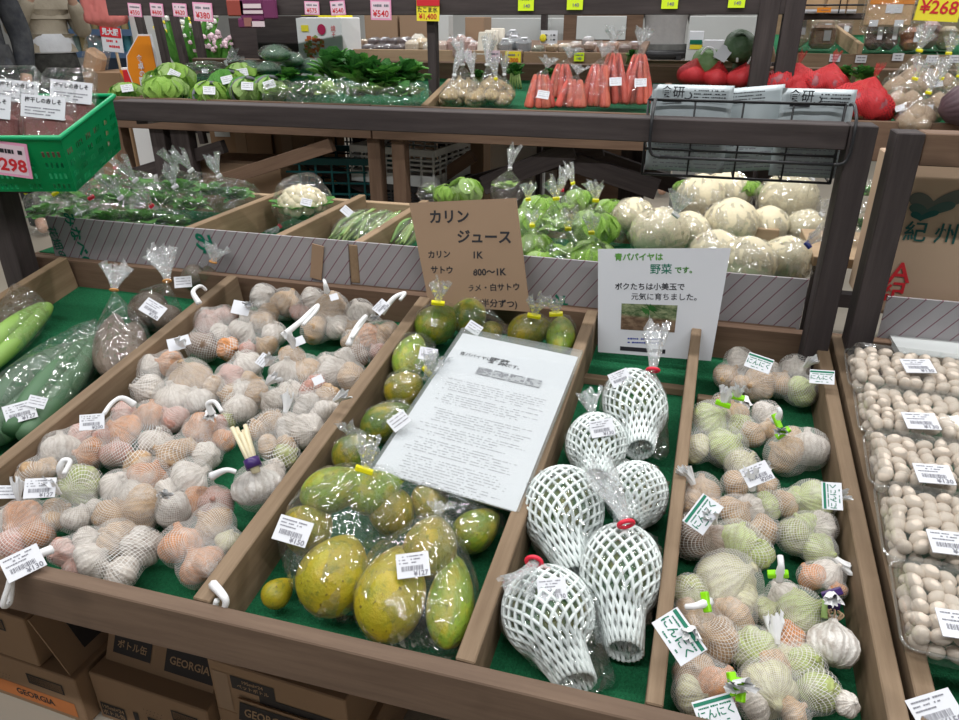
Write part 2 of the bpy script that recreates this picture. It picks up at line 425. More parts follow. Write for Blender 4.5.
def tuft(P, d, L=.045, r0=.005, r1=.022, seed=0, nu=36, nv=7):
    rg = random.Random(seed); rot = basis(d); bm = bmesh.new(); rows = []
    ph = [rg.uniform(0, 6) for _ in range(4)]; bend = Vector((rg.uniform(-.2, .2), rg.uniform(-.2, .2), 0))
    for i in range(nv+1):
        t = i/nv; row = []
        for j in range(nu):
            a = 2*math.pi*j/nu
            rr = r0 + (r1-r0)*t**1.2*(.75+.35*math.sin(5*a+ph[0])+.3*math.sin(9*a+ph[1]+2*t)+.15*math.sin(13*a+ph[2]))
            zz = t*L*(1+.18*math.sin(3*a+ph[3])+.12*math.sin(7*a+ph[1]))
            row.append(bm.verts.new(Vector(P) + rot @ (Vector((rr*math.cos(a), rr*math.sin(a)*.6, zz))+bend*t*t*L)))
        rows.append(row)
    for A, B in zip(rows, rows[1:]):
        for j in range(nu): f = bm.faces.new((A[j], A[(j+1) % nu], B[(j+1) % nu], B[j])); f.smooth = True
    return bm
def ring_bm(P, d, r, t, n=16, h=1.):
    bm = bmesh.new(); rot = basis(d)
    pts = [Vector(P)+rot @ Vector((r*math.cos(2*math.pi*k/n), r*.75*math.sin(2*math.pi*k/n), 0)) for k in range(n)]
    tube(bm, pts, t, 6, True); return bm
def clip_tape(P, d, mat, parent, ln=.02, name='tape_tie'):
    rot = basis(d, (EYE-Vector(P)).cross(Vector(d))); bm = bmesh.new(); bx(bm, mx(P, rot), ln, .008, .007, .001); return obj(name, bm, mat, parent)
# ------------------------------------------------------------------ room shell
def slab(name, c, s, mat, kind='structure'):
    bm = bmesh.new(); bx(bm, Matrix.Translation(c), *s); o = obj(name, bm, mat, loc=c); o['kind'] = kind; return o
M['floor'] = plain('beige_floor', (.36, .32, .26), .45, .08, 2.5, 0, .4)
M['wall'] = plain('grey_white_wall', (.52, .53, .52), .8, .04, 2)
M['ceil'] = plain('white_ceiling', (.8, .8, .78), .9, .02, 2)
slab('floor', (-.6, 2.6, -.05), (13, 11, .1), M['floor'])
slab('wall_back', (-.6, 8.05, 1.5), (13, .1, 3.1), M['wall'])
slab('wall_left', (-7.05, 2.6, 1.5), (.1, 11, 3.1), M['wall'])
slab('wall_right', (5.85, 2.6, 1.5), (.1, 11, 3.1), M['wall'])
slab('ceiling', (-.6, 2.6, CEIL+.05), (13, 11, .1), M['ceil'])
# ------------------------------------------------------------------ front display stands
FY = .522
def bay(name, label, x0, x1, divs, posts):
    t = thing(name, label, 'display stand', ((x0+x1)/2, .9, 0))
    zt = bedY(0, FY, 0).z + .004
    board_obj('front_board', (x0, FY-.011, zt), (x1, FY-.011, zt), .022, .066, M['wood_front'], t)
    for X, X2, w, ye, mt in divs:
        board_obj('divider', bedY(X, FY+.004), bedY(X2, ye), w, .088, M[mt], t, BN)
    board_obj('back_board', (x0, 1.285, bedY(0, 1.27, -.012).z), (x1, 1.285, bedY(0, 1.27, -.012).z), .02, .12, M['wood_mid'], t)
    a, b = bedY((x0+x1)/2, FY, TURF), bedY((x0+x1)/2, 1.273, TURF)
    board_obj('bed_panel', a-BN*.004, b-BN*.004, x1-x0, .018, M['wood_mid'], t, BN)
    board_obj('turf_mat', a, b, x1-x0-.002, .004, M['turf'], t, BN)
    for X, z0, z1 in posts:
        board_obj('post', (X, 1.255, z0), (X, 1.255, z1), .052 if X < 0 else .037, .05, M['wood_dark'], t, (0, 1, 0))
    for X in (x0+.05, x1-.05):
        for Y in (.60, 1.22): board_obj('leg', (X, Y+.03, 0), (X, Y+.03, bedY(0, Y, -.10).z), .05, .05, M['wood_dark'], t, (0, 1, 0))
    return t
D = dict(cuc=-.915, gar=-.477, pap=-.150, net=.043)
st = bay('display_stand', 'long wooden vegetable stand with four divided turf bins and dark posts', -1.47, .267,
    [(-1.345, -1.345, .022, 1.262, 'wood_side'), (-.93, -.902, .022, 1.258, 'wood'), (-.488, -.466, .024, 1.25, 'wood'), (-.166, -.140, .022, 1.262, 'wood'), (.030, .048, .017, 1.256, 'wood'), (.256, .252, .020, 1.262, 'wood')],
    [(-1.440, .35, .93), (.241, .35, 1.060)])
board_obj('crossbeam', (-1.075, 1.232, 1.060), (.2215, 1.232, 1.060), .046, .036, M['wood_dark'], st)
board_obj('beam_support', (-1.05, 1.25, 1.035), tuple(atY(190, 111, 2.235)), .022, .022, M['wood_dark'], st)
# cross slats that step the turf
for (xa, ya), (xb, yb) in [((577, 374), (688, 393)), ((688, 393), (702, 398))][:1]:
    pa, pb = bed(xa, ya, TURF+.012), bed(xb, yb, TURF+.012); pb = Vector((pb.x, pa.y, pa.z))
    board_obj('cross_slat', (-.142, pa.y, pa.z), (.04, pa.y, pa.z), .018, .014, M['wood'], st)
    board_obj('cross_slat', (.06, pa.y-.02, pa.z-.003), (.10, pa.y-.02, pa.z-.003), .018, .014, M['wood'], st)
sr = bay('display_stand', 'wooden vegetable stand on the right holding packs of pale nuts', .271, 1.25,
    [(.286, .280, .020, 1.262, 'wood')], [(.304, .35, 1.052)])
board_obj('crossbeam', (.324, 1.235, 1.052), (1.25, 1.235, 1.052), .046, .046, M['wood_mid'], sr)
# rear bed behind the striped cardboard
rb = thing('rear_bin', 'low wooden bin behind the striped cardboard holding bagged greens and roots', 'display bin', (-.6, 1.52, 0))
board_obj('bin_floor', (-1.47, 1.53, .70), (.22, 1.53, .70), .46, .02, M['wood_mid'], rb)
board_obj('turf_mat', (-1.46, 1.53, .703), (.215, 1.53, .703), .45, .003, M['turf'], rb)
for X, ye in ((-1.049, 1.755), (-.823, 1.755), (-.64, 1.74)): board_obj('divider', (X, 1.302, .785), (X, ye, .781), .02, .082, M['wood_side'], rb)
board_obj('back_board', (-1.47, 1.772, .76), (.22, 1.772, .76), .02, .08, M['wood_pale'], rb)
for X in (-1.40, .22): board_obj('leg', (X, 1.74, 0), (X, 1.74, .68), .05, .05, M['wood_dark'], rb, (0, 1, 0))
# striped cardboard sheets standing behind the front bins
def sheet(name, label, x0, x1, z0, z1, Y, mat, th=.005, lean=0., cat='cardboard'):
    bm = bmesh.new(); c = Vector(((x0+x1)/2, Y, (z0+z1)/2)); bx(bm, mx(c, Matrix.Rotation(lean, 3, 'X')), x1-x0, th, z1-z0)
    o = obj(name, bm, mat, loc=c); return tag(o, label, cat)
cb1 = sheet('cardboard_strip', 'grey striped cardboard strip with green writing in front of bagged greens', -1.405, -.650, .675, .793, 1.300, M['striped'])
cb2 = sheet('cardboard_strip', 'grey striped cardboard strip between the karin sign and the right post', -.652, .225, .668, .791, 1.306, M['striped'])
bm = bmesh.new(); P = atY(317, 262, 1.294); bx(bm, mx(P, Matrix.Rotation(R(10), 3, 'Y')), .026, .003, .075); tag(obj('cardboard_tab', bm, M['cardboard'], loc=P), 'small tan cardboard tab on the striped strip behind the bulbs', 'cardboard')
def letters(name, s, P, size, mat, ang, parent, n=(0, -1, 0), bold=.02, xh=(1, 0, 0)):
    bm = bmesh.new(); rot = basis(n, xh); add_text(bm, s, size, mx(P, rot @ Matrix.Rotation(R(ang), 3, 'Z')), 0, bold)
    return obj(name, bm, mat, parent)
letters('printed_letters', 'みなべの', atY(78, 241, 1.296), .034, M['ink_green'], -78, cb1, bold=.03)
letters('printed_letters', '花畑の', atY(57, 244, 1.296), .028, M['ink_green'], -78, cb1, bold=.01)
letters('printed_letters', 'み', atY(203, 243, 1.296), .050, M['ink_green'], -78, cb1, bold=.03)
letters('printed_letters', 'オ', atY(559, 302, 1.302), .034, M['ink_green'], -90, cb2, bold=.03)
# right bay cardboard
cs = sheet('cardboard_strip', 'grey striped cardboard strip behind the packs of pale nuts', .352, 1.2, .645, .775, 1.300, M['striped'])
bm = bmesh.new(); bx(bm, Matrix.Translation((.78, 1.262, .700)), .82, .10, .012); bx(bm, Matrix.Translation((.78, 1.214, .675)), .82, .006, .062, mi=1)
tag(obj('cardboard_box', bm, [M['greywhite'], M['cardboard']], loc=(.78, 1.26, .68)), 'white topped brown cardboard edge behind the packs of pale nuts', 'cardboard')
# JA carton
c0, c1 = atY(893, 152, 1.33), atY(960, 305, 1.33)
jb = thing('carton', 'brown carton with green leaf emblem and JA letters behind the right post', 'carton', (.62, 1.42, .73))
bm = bmesh.new(); bx(bm, Matrix.Translation((.60, 1.415, .86)), .54, .16, .26, .002); obj('carton_body', bm, M['cardboard_pale'], jb)
def flat_shape(name, pts2, Y, mat, parent, th=.0012):
    """outline in image-plane positions placed on the carton face at Y"""
    bm = bmesh.new(); vs = [bm.verts.new(p) for p in pts2]; f = bm.faces.new(vs); bmesh.ops.triangulate(bm, faces=[f]); return obj(name, bm, mat, parent)
M['leafA'] = plain('dull_olive_print', (.11, .115, .095), .8, .03); M['leafB'] = plain('grey_green_print', (.055, .10, .085), .8, .03); M['leafC'] = plain('dark_green_print', (.012, .085, .075), .8, .03)
def wing(cx, cz, w, h, dz):   # a heart-like pair of leaves
    out = []
    def bez(a, b, c, d, n=9):
        for k in range(n):
            t = k/n; out.append(tuple((1-t)**3*a[i]+3*(1-t)**2*t*b[i]+3*(1-t)*t*t*c[i]+t**3*d[i] for i in (0, 1)))
    bez((0, -.55), (-.3, -.25), (-.75, -.30), (-.8, .05)); bez((-.8, .05), (-.8, .42), (-.3, .45), (0, .0)); bez((0, .0), (.35, .45), (.95, .75), (1.15, .38)); bez((1.15, .38), (1.2, -.05), (.4, -.1), (0, -.55))
    return [Vector((cx+w*x, dz, cz+h*z)) for x, z in out]
FYJ = 1.3345
p = atY(922, 208, FYJ)
flat_shape('leaf_print', wing(p.x+.014, p.z+.012, .046, .040, FYJ-.0006), FYJ, M['leafA'], jb)
flat_shape('leaf_print', wing(p.x+.008, p.z-.002, .034, .028, FYJ-.0012), FYJ, M['leafB'], jb)
flat_shape('leaf_print', wing(p.x+.002, p.z-.012, .021, .018, FYJ-.0018), FYJ, M['leafC'], jb)
letters('printed_letters', 'JA 紀 州', atY(916, 233, FYJ)+Vector((0, -.002, 0)), .036, M['leafC'], 0, jb, bold=.012)
letters('printed_letters', 'JA', atY(896, 273, FYJ)+Vector((0, -.002, 0)), .050, M['ink_red'], 0, jb, bold=.01)
letters('printed_letters', '紀', atY(892, 293, FYJ)+Vector((0, -.002, 0)), .04, M['ink_red'], 0, jb, bold=.02)
# ------------------------------------------------------------------ coffee cartons under the stand
def coffee_box(name, label, c, s, rotz, writes, open_front=False, group=None):
    t = thing(name, label, 'carton', c); rot = Matrix.Rotation(R(rotz), 3, 'Z'); B = mx(c, rot)
    bm = bmesh.new(); bx(bm, B @ Matrix.Translation((0, 0, s[2]/2)), *s, .002)
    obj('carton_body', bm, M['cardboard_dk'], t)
    for (nm, x, z, w, h, mat, txt, ts, tm) in writes:
        bm = bmesh.new(); Fm = B @ mx((x, -s[1]/2-.0008, z), basis((0, -1, 0)))
        if mat: rect(bm, 0, 0, w, h, 0, 0, Fm)
        else: rect(bm, 0, 0, .0001, .0001, 0, 0, Fm)
        if txt:
            ls = txt.split('\n')
            for i, l in enumerate(ls): add_text(bm, l, ts, Fm @ Matrix.Translation((0, ((len(ls)-1)/2-i)*ts*1.15, .0006)), 1, .02)
        obj(nm, bm, [M[mat or 'ink'], M[tm]], t)
    return t, B
M['box_orange'] = plain('orange_print', (.55, .18, .05), .7, .05); M['box_text'] = plain('kraft_letters', (.36, .23, .13), .8, .05); M['box_dk'] = plain('dark_print_and_cutout_shade', (.030, .024, .022), .7, .05)  # dark tone serves real print and the shade painted at carton openings
def std(w): return [('printed_panel', w*.18, .030, w*.45, .036, 'box_dk', 'GEORGIA', .022, 'box_text'), ('printed_panel', -w*.36, .028, w*.22, .034, 'box_dk', '195ml×24\nボトル缶', .013, 'box_text'), ('bottle_print', -w*.15, .030, w*.045, .036, 'box_dk', '', .01, 'box_text'), ('printed_table', w*.30, .078, w*.22, .026, 'box_dk', '', .01, 'box_text'), ('printed_lines', w*.30, .078, w*.20, .020, 'cardboard_dk', '', .01, 'box_text'), ('printed_letters', w*.02, .062, 0, 0, None, '・・・・・・\n・・・・・', .008, 'box_dk')]
BZ = .118
def std2(w): q = std(w); q[0] = ('printed_panel', w*.20, .030, w*.5, .036, 'box_orange', 'GEORGIA', .022, 'box_dk'); return q
coffee_box('coffee_carton', 'brown coffee carton with orange panel lowest at the far left under the stand', (-1.155, .84, 0), (.40, .27, BZ), -3, std2(.40))
t, B = coffee_box('coffee_carton', 'brown coffee carton with open dark side stacked above the orange panelled one', (-1.235, .845, BZ+.002), (.40, .27, BZ), -3, [('printed_table', .10, .085, .09, .028, 'box_dk', '', .01, 'box_text'), ('printed_lines', .10, .085, .082, .021, 'cardboard_dk', '', .01, 'box_text'), ('open_cutout', -.10, .022, .26, .04, 'box_dk', '', .01, 'box_text')])  # the cutout is a flat dark rectangle, its inner shade painted on the face
bm = bmesh.new(); bx(bm, B @ mx((.235, -.02, .055), Matrix.Rotation(R(-28), 3, 'Y')), .004, .22, .13); obj('side_flap', bm, M['cardboard_dk'], t)
bm = bmesh.new(); bx(bm, B @ mx((.2405, -.02, .058), Matrix.Rotation(R(-28), 3, 'Y')), .0015, .13, .085); obj('printed_panel', bm, M['box_dk'], t)
t, B = coffee_box('coffee_carton', 'brown coffee carton with raised top flap in the middle under the stand', (-.815, .845, 0), (.26, .27, BZ), -3, std(.26))
bm = bmesh.new(); Fp = B @ mx((0, -.085, BZ+.034), Matrix.Rotation(R(-25), 3, 'X')); bx(bm, Fp, .24, .004, .072); obj('top_flap', bm, M['cardboard_dk'], t)
bm = bmesh.new(); Fm = Fp @ mx((.10, -.0032, 0), basis((0, -1, 0))); rect(bm, -.035, 0, .105, .045, 0, 0, Fm); add_text(bm, 'GEORGIA', .020, Fm @ Matrix.Translation((-.035, 0, .0006)), 1, .02)
Fm2 = Fp @ mx((-.062, -.0032, 0), basis((0, -1, 0))); rect(bm, 0, 0, .085, .036, 0, 0, Fm2); add_text(bm, 'ボトル缶', .017, Fm2 @ Matrix.Translation((0, 0, .0006)), 1, .02); obj('printed_panel', bm, [M['box_dk'], M['box_text']], t)
coffee_box('coffee_carton', 'brown coffee carton lowest of the right pair under the stand', (-.535, .86, 0), (.275, .30, BZ), -3, std(.275))
t, B = coffee_box('coffee_carton', 'brown coffee carton with torn strip stacked upon the right hand one', (-.540, .858, BZ+.002), (.26, .30, BZ), -3, [('printed_panel', -.045, .080, .085, .03, 'box_dk', '195ml×24\nペットボトル', .0105, 'box_text'), ('open_cutout', .04, .056, .15, .018, 'box_dk', '', .01, 'box_text'), ('printed_label', -.108, .05, .03, .09, 'cardboard', '', .01, 'box_text')])  # shade inside the torn opening is painted as a dark strip
bm = bmesh.new(); Fp = B @ mx((.025, -.160, .030), Matrix.Rotation(R(-16), 3, 'X')); bx(bm, Fp, .20, .004, .042); obj('torn_strip', bm, M['cardboard_dk'], t)
bm = bmesh.new(); Fm = Fp @ mx((-.0, -.0032, 0), basis((0, -1, 0))); rect(bm, 0, 0, .19, .032, 0, 0, Fm); add_text(bm, 'GEORGIA', .020, Fm @ Matrix.Translation((-.042, 0, .0006)), 1, .02); add_text(bm, 'SHOT & BREAK\nCOFFEE', .0085, Fm @ Matrix.Translation((.054, 0, .0006)), 1, .02); obj('printed_panel', bm, [M['box_dk'], M['box_text']], t)
# ------------------------------------------------------------------ shared produce meshes (unit sized, copied per item)
def garlic_mesh(seed):
    rg = random.Random(seed); bm = bmesh.new(); tall = rg.uniform(.78, .95)
    prof = [(.10, -.80*tall), (.35, -.82*tall), (.70, -.70*tall), (.93, -.38*tall), (1., -.05*tall), (.92, .30*tall), (.68, .62*tall), (.36, .82*tall), (.20, .95*tall), (.14, 1.12*tall), (.15, 1.22*tall)]
    lathe(bm, prof, 30, lobes=rg.choice([5, 6, 7]), lob=.16+.12*rg.random(), twist=.2)
    for v in bm.verts: v.co += Vector((rg.uniform(-.02, .02), rg.uniform(-.02, .02), rg.uniform(-.02, .02)))
    bmesh.ops.subdivide_edges(bm, edges=bm.edges, cuts=1, use_grid_fill=True, smooth=.6)
    return mesh_of('garlic_bulb', bm, M['garlic'], True)
GAR = [garlic_mesh(i) for i in range(4)]
def clove_mesh():
    bm = bmesh.new(); lathe(bm, [(.1, -1), (.5, -.9), (.85, -.55), (1, -.05), (.86, .45), (.5, .9), (.2, 1.15)], 20, lobes=2, lob=.06)
    return mesh_of('garlic_clove', bm, M['garlic'], True)
CLV = clove_mesh()
TINT = dict(w=(.62, .57, .51), t=(.50, .33, .18), o=(.60, .25, .085), p=(.52, .28, .23), g=(.38, .42, .17), G=(.42, .50, .17), b=(.22, .145, .10), y=(.56, .54, .31))
def garlic_bag(label, bulbs, neck=None, tags=(), group='nets of garlic', lift=.012, loop=None, tie=None, net='net', seed=0, name='garlic_net', elong=None):
    random.seed(seed*13+5); pts = []; made = []
    cx = sum(b[0] for b in bulbs)/len(bulbs); cy = sum(b[1] for b in bulbs)/len(bulbs)
    root = thing(name, label, 'net of garlic', bed(cx, cy, TURF), group)
    for (x, y, r, k) in bulbs:
        P = bed(x, y, -.045+lift); rr = wr(r*1.17, P)
        w = max(TURF+rr*.98, -.075+.030+lift); P = bed(x, y, w); rr = wr(r*1.17, P)
        made.append((P, rr, k)); pts += sphere_pts(P, rr, 1.05)
    for P, rr, k in made:
        col = TINT[k]; j = rnd(.95, 1.2) if 'jumbo' in name else rnd(.80, 1.10); col = tuple(min(1, c*j) for c in col)
        rot = Euler((rnd(-1.3, 1.3), rnd(-1.3, 1.3), rnd(0, 6.28))).to_matrix()
        inst('garlic_bulb', random.choice(GAR), mx(P, rot, (rr*.97, rr*.97, rr*.92)), root, col)
    N = None
    if neck:
        N = bed(neck[0], neck[1], neck[2]); d = (N - sum((p for p, _, _ in made), Vector())/len(made)).normalized()
    obj('mesh_net', shell(pts, N, 44, 26, .008, 2, seed, (bed(cx, cy, TURF), BN), [(p, q) for p, q, _ in made]), M[net], root)
    if neck and loop:
        path = [N - d*.008] + [bed(*q) for q in loop]
        bm = bmesh.new(); sp = smoothpath(path, 5); n = len(sp); tube(bm, sp, [.0062 - .0028*min(1, i/(n*.5)) for i in range(n)], 7); obj('net_strap', bm, M['net_white'], root, True)
    elif neck:
        obj('gathered_net', tuft(N-d*.004, d, .028, .004, .010, seed), M['net_white'], root)
    if tie: clip_tape(N, d, M[tie], root, .022)
    for tg in tags:
        kind, x, y, w, ang = tg[:5]; put_tag(root, kind, bed(x, y, w), ang, (tg[5] if len(tg) > 5 else 1.)*.84, seed)
    return root
GB = [
 ('net of pink garlic with white strap hooked over the divider, farthest left', [(207, 322, 13, 'p'), (203, 346, 15, 'b'), (225, 316, 11, 'p'), (229, 349, 11, 'o'), (222, 334, 11, 'w')], (197, 300, .03), [('plain', 183, 341, .012, 25, .7)], [(193, 292, .04), (200, 286, .035), (206, 290, .02)]),
 ('net of garlic with a square white tag at the back of the bin', [(264, 297, 12, 'w'), (286, 304, 14, 't'), (268, 314, 11, 't'), (250, 318, 9, 'w')], (250, 306, .03), [('plain', 241, 308, .035, -8, .95)], None),
 ('net of pale garlic with long white strap laid to the right, second row', [(243, 333, 13, 'w'), (263, 322, 12, 't'), (274, 334, 11, 'w'), (266, 347, 11, 't'), (248, 350, 9, 'p')], (284, 336, .02), (), [(300, 322, .03), (312, 310, .035), (318, 305, .036), (316, 311, .032), (303, 325, .03)]),
 ('net of greyish garlic standing tall before the striped cardboard', [(313, 300, 12, 'w'), (330, 311, 17, 't'), (315, 330, 13, 't'), (338, 327, 12, 'w'), (300, 312, 9, 'p')], (328, 290, .045), [('plain', 334, 297, .05, 20, .45)], [(325, 283, .06), (324, 280, .055)]),
 ('net with one large greenish white bulb in the back right corner', [(360, 314, 13, 'w'), (352, 328, 9, 't')], (370, 320, .02), (), None),
 ('net of garlic with a cut orange bulb beside the karin fruit bin', [(370, 338, 13, 'o'), (386, 335, 13, 't'), (352, 341, 10, 't'), (357, 356, 11, 'b'), (378, 352, 9, 'p')], (383, 310, .035), [('bar', 381, 307, .052, 50, .8)], [(394, 298, .05), (405, 293, .055), (400, 300, .05)]),
 ('net of white garlic with looped strap leaning on the right divider', [(334, 372, 14, 'w'), (352, 378, 14, 't'), (346, 360, 11, 'w'), (326, 362, 9, 'w'), (317, 385, 10, 'p')], (350, 342, .03), [('plain', 318, 380, .02, 30, .5)], [(357, 327, .04), (366, 316, .045), (363, 322, .04), (352, 338, .035)]),
 ('net of grey white garlic in the middle with tag over its top', [(287, 372, 15, 'w'), (306, 370, 14, 't'), (292, 357, 12, 't'), (291, 391, 12, 'w'), (308, 390, 10, 'p')], (293, 346, .03), [('plain', 299, 341, .035, 28, .55)], None),
 ('net of garlic in the middle of the bin with a pink bulb', [(247, 366, 14, 'w'), (230, 378, 13, 'p'), (229, 396, 11, 't'), (251, 383, 11, 't')], (266, 364, .02), [('small', 263, 360, .028, 60, .9)], None),
 ('net of white pink garlic just behind the bundled stalks', [(240, 409, 15, 'w'), (257, 394, 13, 't'), (274, 402, 13, 'w'), (243, 392, 12, 'w'), (228, 420, 8, 'g')], (268, 383, .03), (), None),
 ('net of large white garlic touching the right divider', [(291, 428, 14, 'w'), (309, 431, 16, 'w'), (326, 413, 14, 'w'), (328, 396, 11, 't'), (306, 406, 13, 'w'), (287, 444, 9, 't')], (336, 400, .02), (), None),
 ('net with a green tinted bulb behind the purple taped garlic', [(258, 430, 12, 't'), (273, 424, 14, 't'), (286, 457, 13, 'g'), (268, 446, 11, 't'), (276, 468, 9, 'w')], (286, 410, .01), (), None),
 ('net of garlic leaning on the cucumber divider near its middle', [(148, 368, 12, 'w'), (170, 363, 12, 'o'), (149, 390, 15, 'w')], (178, 348, .03), [('plain', 176, 344, .04, 20, .8)], None),
 ('net of garlic with straw coloured bulb on top left of centre', [(190, 380, 19, 't'), (174, 398, 17, 'w'), (175, 419, 13, 'p'), (200, 402, 14, 'w'), (213, 388, 12, 't')], (208, 412, .0), (), None),
 ('net of orange brown garlic with white strap in the left middle', [(150, 417, 15, 'o'), (124, 432, 17, 'o'), (117, 454, 14, 'p'), (137, 462, 13, 't'), (156, 442, 15, 'w'), (124, 413, 12, 'p'), (106, 438, 11, 'p')], (135, 400, .02), [('bar', 92, 422, .028, 12, 1.)], [(122, 398, .03), (112, 403, .03), (104, 414, .03)]),
 ('net with a bright orange bulb left of the bundled stalks', [(202, 431, 16, 'o'), (218, 426, 10, 'p'), (172, 456, 16, 't'), (207, 456, 13, 'w'), (224, 440, 11, 'o'), (188, 447, 11, 't')], (214, 410, .02), (), [(208, 404, .03), (215, 402, .035), (222, 412, .025)]),
 ('net of garlic with looped strap resting against the left divider', [(61, 450, 17, 'w'), (90, 454, 15, 'o'), (82, 436, 12, 'p'), (33, 475, 14, 't'), (74, 478, 12, 't'), (48, 468, 10, 't')], (62, 476, .02), [('bar', 40, 488, .03, 10, 1.1)], [(60, 468, .035), (64, 460, .045), (70, 462, .042), (64, 474, .035)]),
 ('net with a cut lime green bulb near the front left', [(80, 486, 19, 'G'), (52, 521, 11, 't'), (76, 519, 13, 'w'), (92, 510, 10, 'w')], (58, 492, .01), (), None),
 ('net of orange garlic in the front left corner of the bin', [(24, 522, 20, 'o'), (36, 535, 15, 'o'), (10, 546, 17, 'p'), (56, 511, 12, 't'), (6, 520, 12, 'w')], (18, 497, .015), [('small', 8, 492, .022, 8, 1.)], None),
 ('net of pale garlic with a tan netted bulb, front middle left', [(118, 487, 15, 'w'), (149, 478, 18, 'o'), (142, 508, 21, 't'), (113, 514, 17, 't'), (132, 492, 14, 'w')], (160, 496, .02), (), None),
 ('net of white garlic with gathered top, front middle right', [(190, 480, 19, 'w'), (216, 504, 16, 'p'), (176, 510, 17, 'w'), (198, 500, 14, 'o'), (168, 492, 12, 'w')], (214, 474, .03), (), [(226, 470, .035), (236, 472, .03)]),
 ('net of garlic whose tagged strap hangs over the front board', [(62, 552, 13, 'p'), (93, 560, 17, 'w'), (117, 540, 18, 't'), (142, 547, 18, 'w'), (121, 573, 16, 'w'), (88, 541, 13, 'w'), (75, 566, 10, 'p')], (45, 549, .012), [('bar', 23, 563, .022, 38, 1.25)], [(30, 559, .015), (14, 574, .012), (8, 588, .0), (3, 605, -.02), (10, 602, -.03), (12, 580, .005)]),
 ('net of three big garlic bulbs in the front right corner by the divider', [(213, 526, 19, 't'), (181, 545, 19, 'o'), (201, 565, 20, 'o'), (229, 541, 12, 'y')], (214, 588, .004), (), [(222, 594, .012), (226, 602, .008), (221, 614, -.01), (214, 612, -.012), (217, 600, .004)]),
]
for i, g in enumerate(GB): garlic_bag(g[0], g[1], g[2], g[3], loop=g[4], seed=i+1)
def stalk_garlic():
    P = bed(258, 487, -.075+.045+.01); r = wr(26, P); root = thing('garlic_bunch', 'large white garlic bulb with cut stalks bundled by purple tape', 'garlic bunch', bed(258, 490, TURF))
    inst('garlic_bulb', GAR[1], mx(P, Euler((-.6, -.2, .3)).to_matrix(), (r*.98,)*3), root, (.70, .67, .63))
    inst('garlic_bulb', GAR[2], mx(bed(272, 476, -.03), Euler((-.3, .4, .3)).to_matrix(), (r*.55,)*3), root, (.62, .55, .48))
    N = bed(253, 464, .028); d = (bed(240, 430, .06)-N).normalized()
    obj('mesh_net', shell(sphere_pts(P, r, 1.04)+sphere_pts(bed(272, 476, -.03), r*.6), N, 36, 20, .01, 2, 77), M['net'], root)
    for k in range(7):
        off = Vector((.006*math.cos(k*.9), .006*math.sin(k*.9), 0)); bm = bmesh.new(); tube(bm, [N+off*.5-d*.012, N+off+d*.02, N+off*1.5+d*(.052+.006*math.sin(k*2.1))], .0032, 7); obj('cut_stalk', bm, M['cream'], root)
    bm = bmesh.new(); tube(bm, [N-d*.006, N+d*.008], .011, 14); obj('tape_band', bm, M['ink_purple'], root)
stalk_garlic()
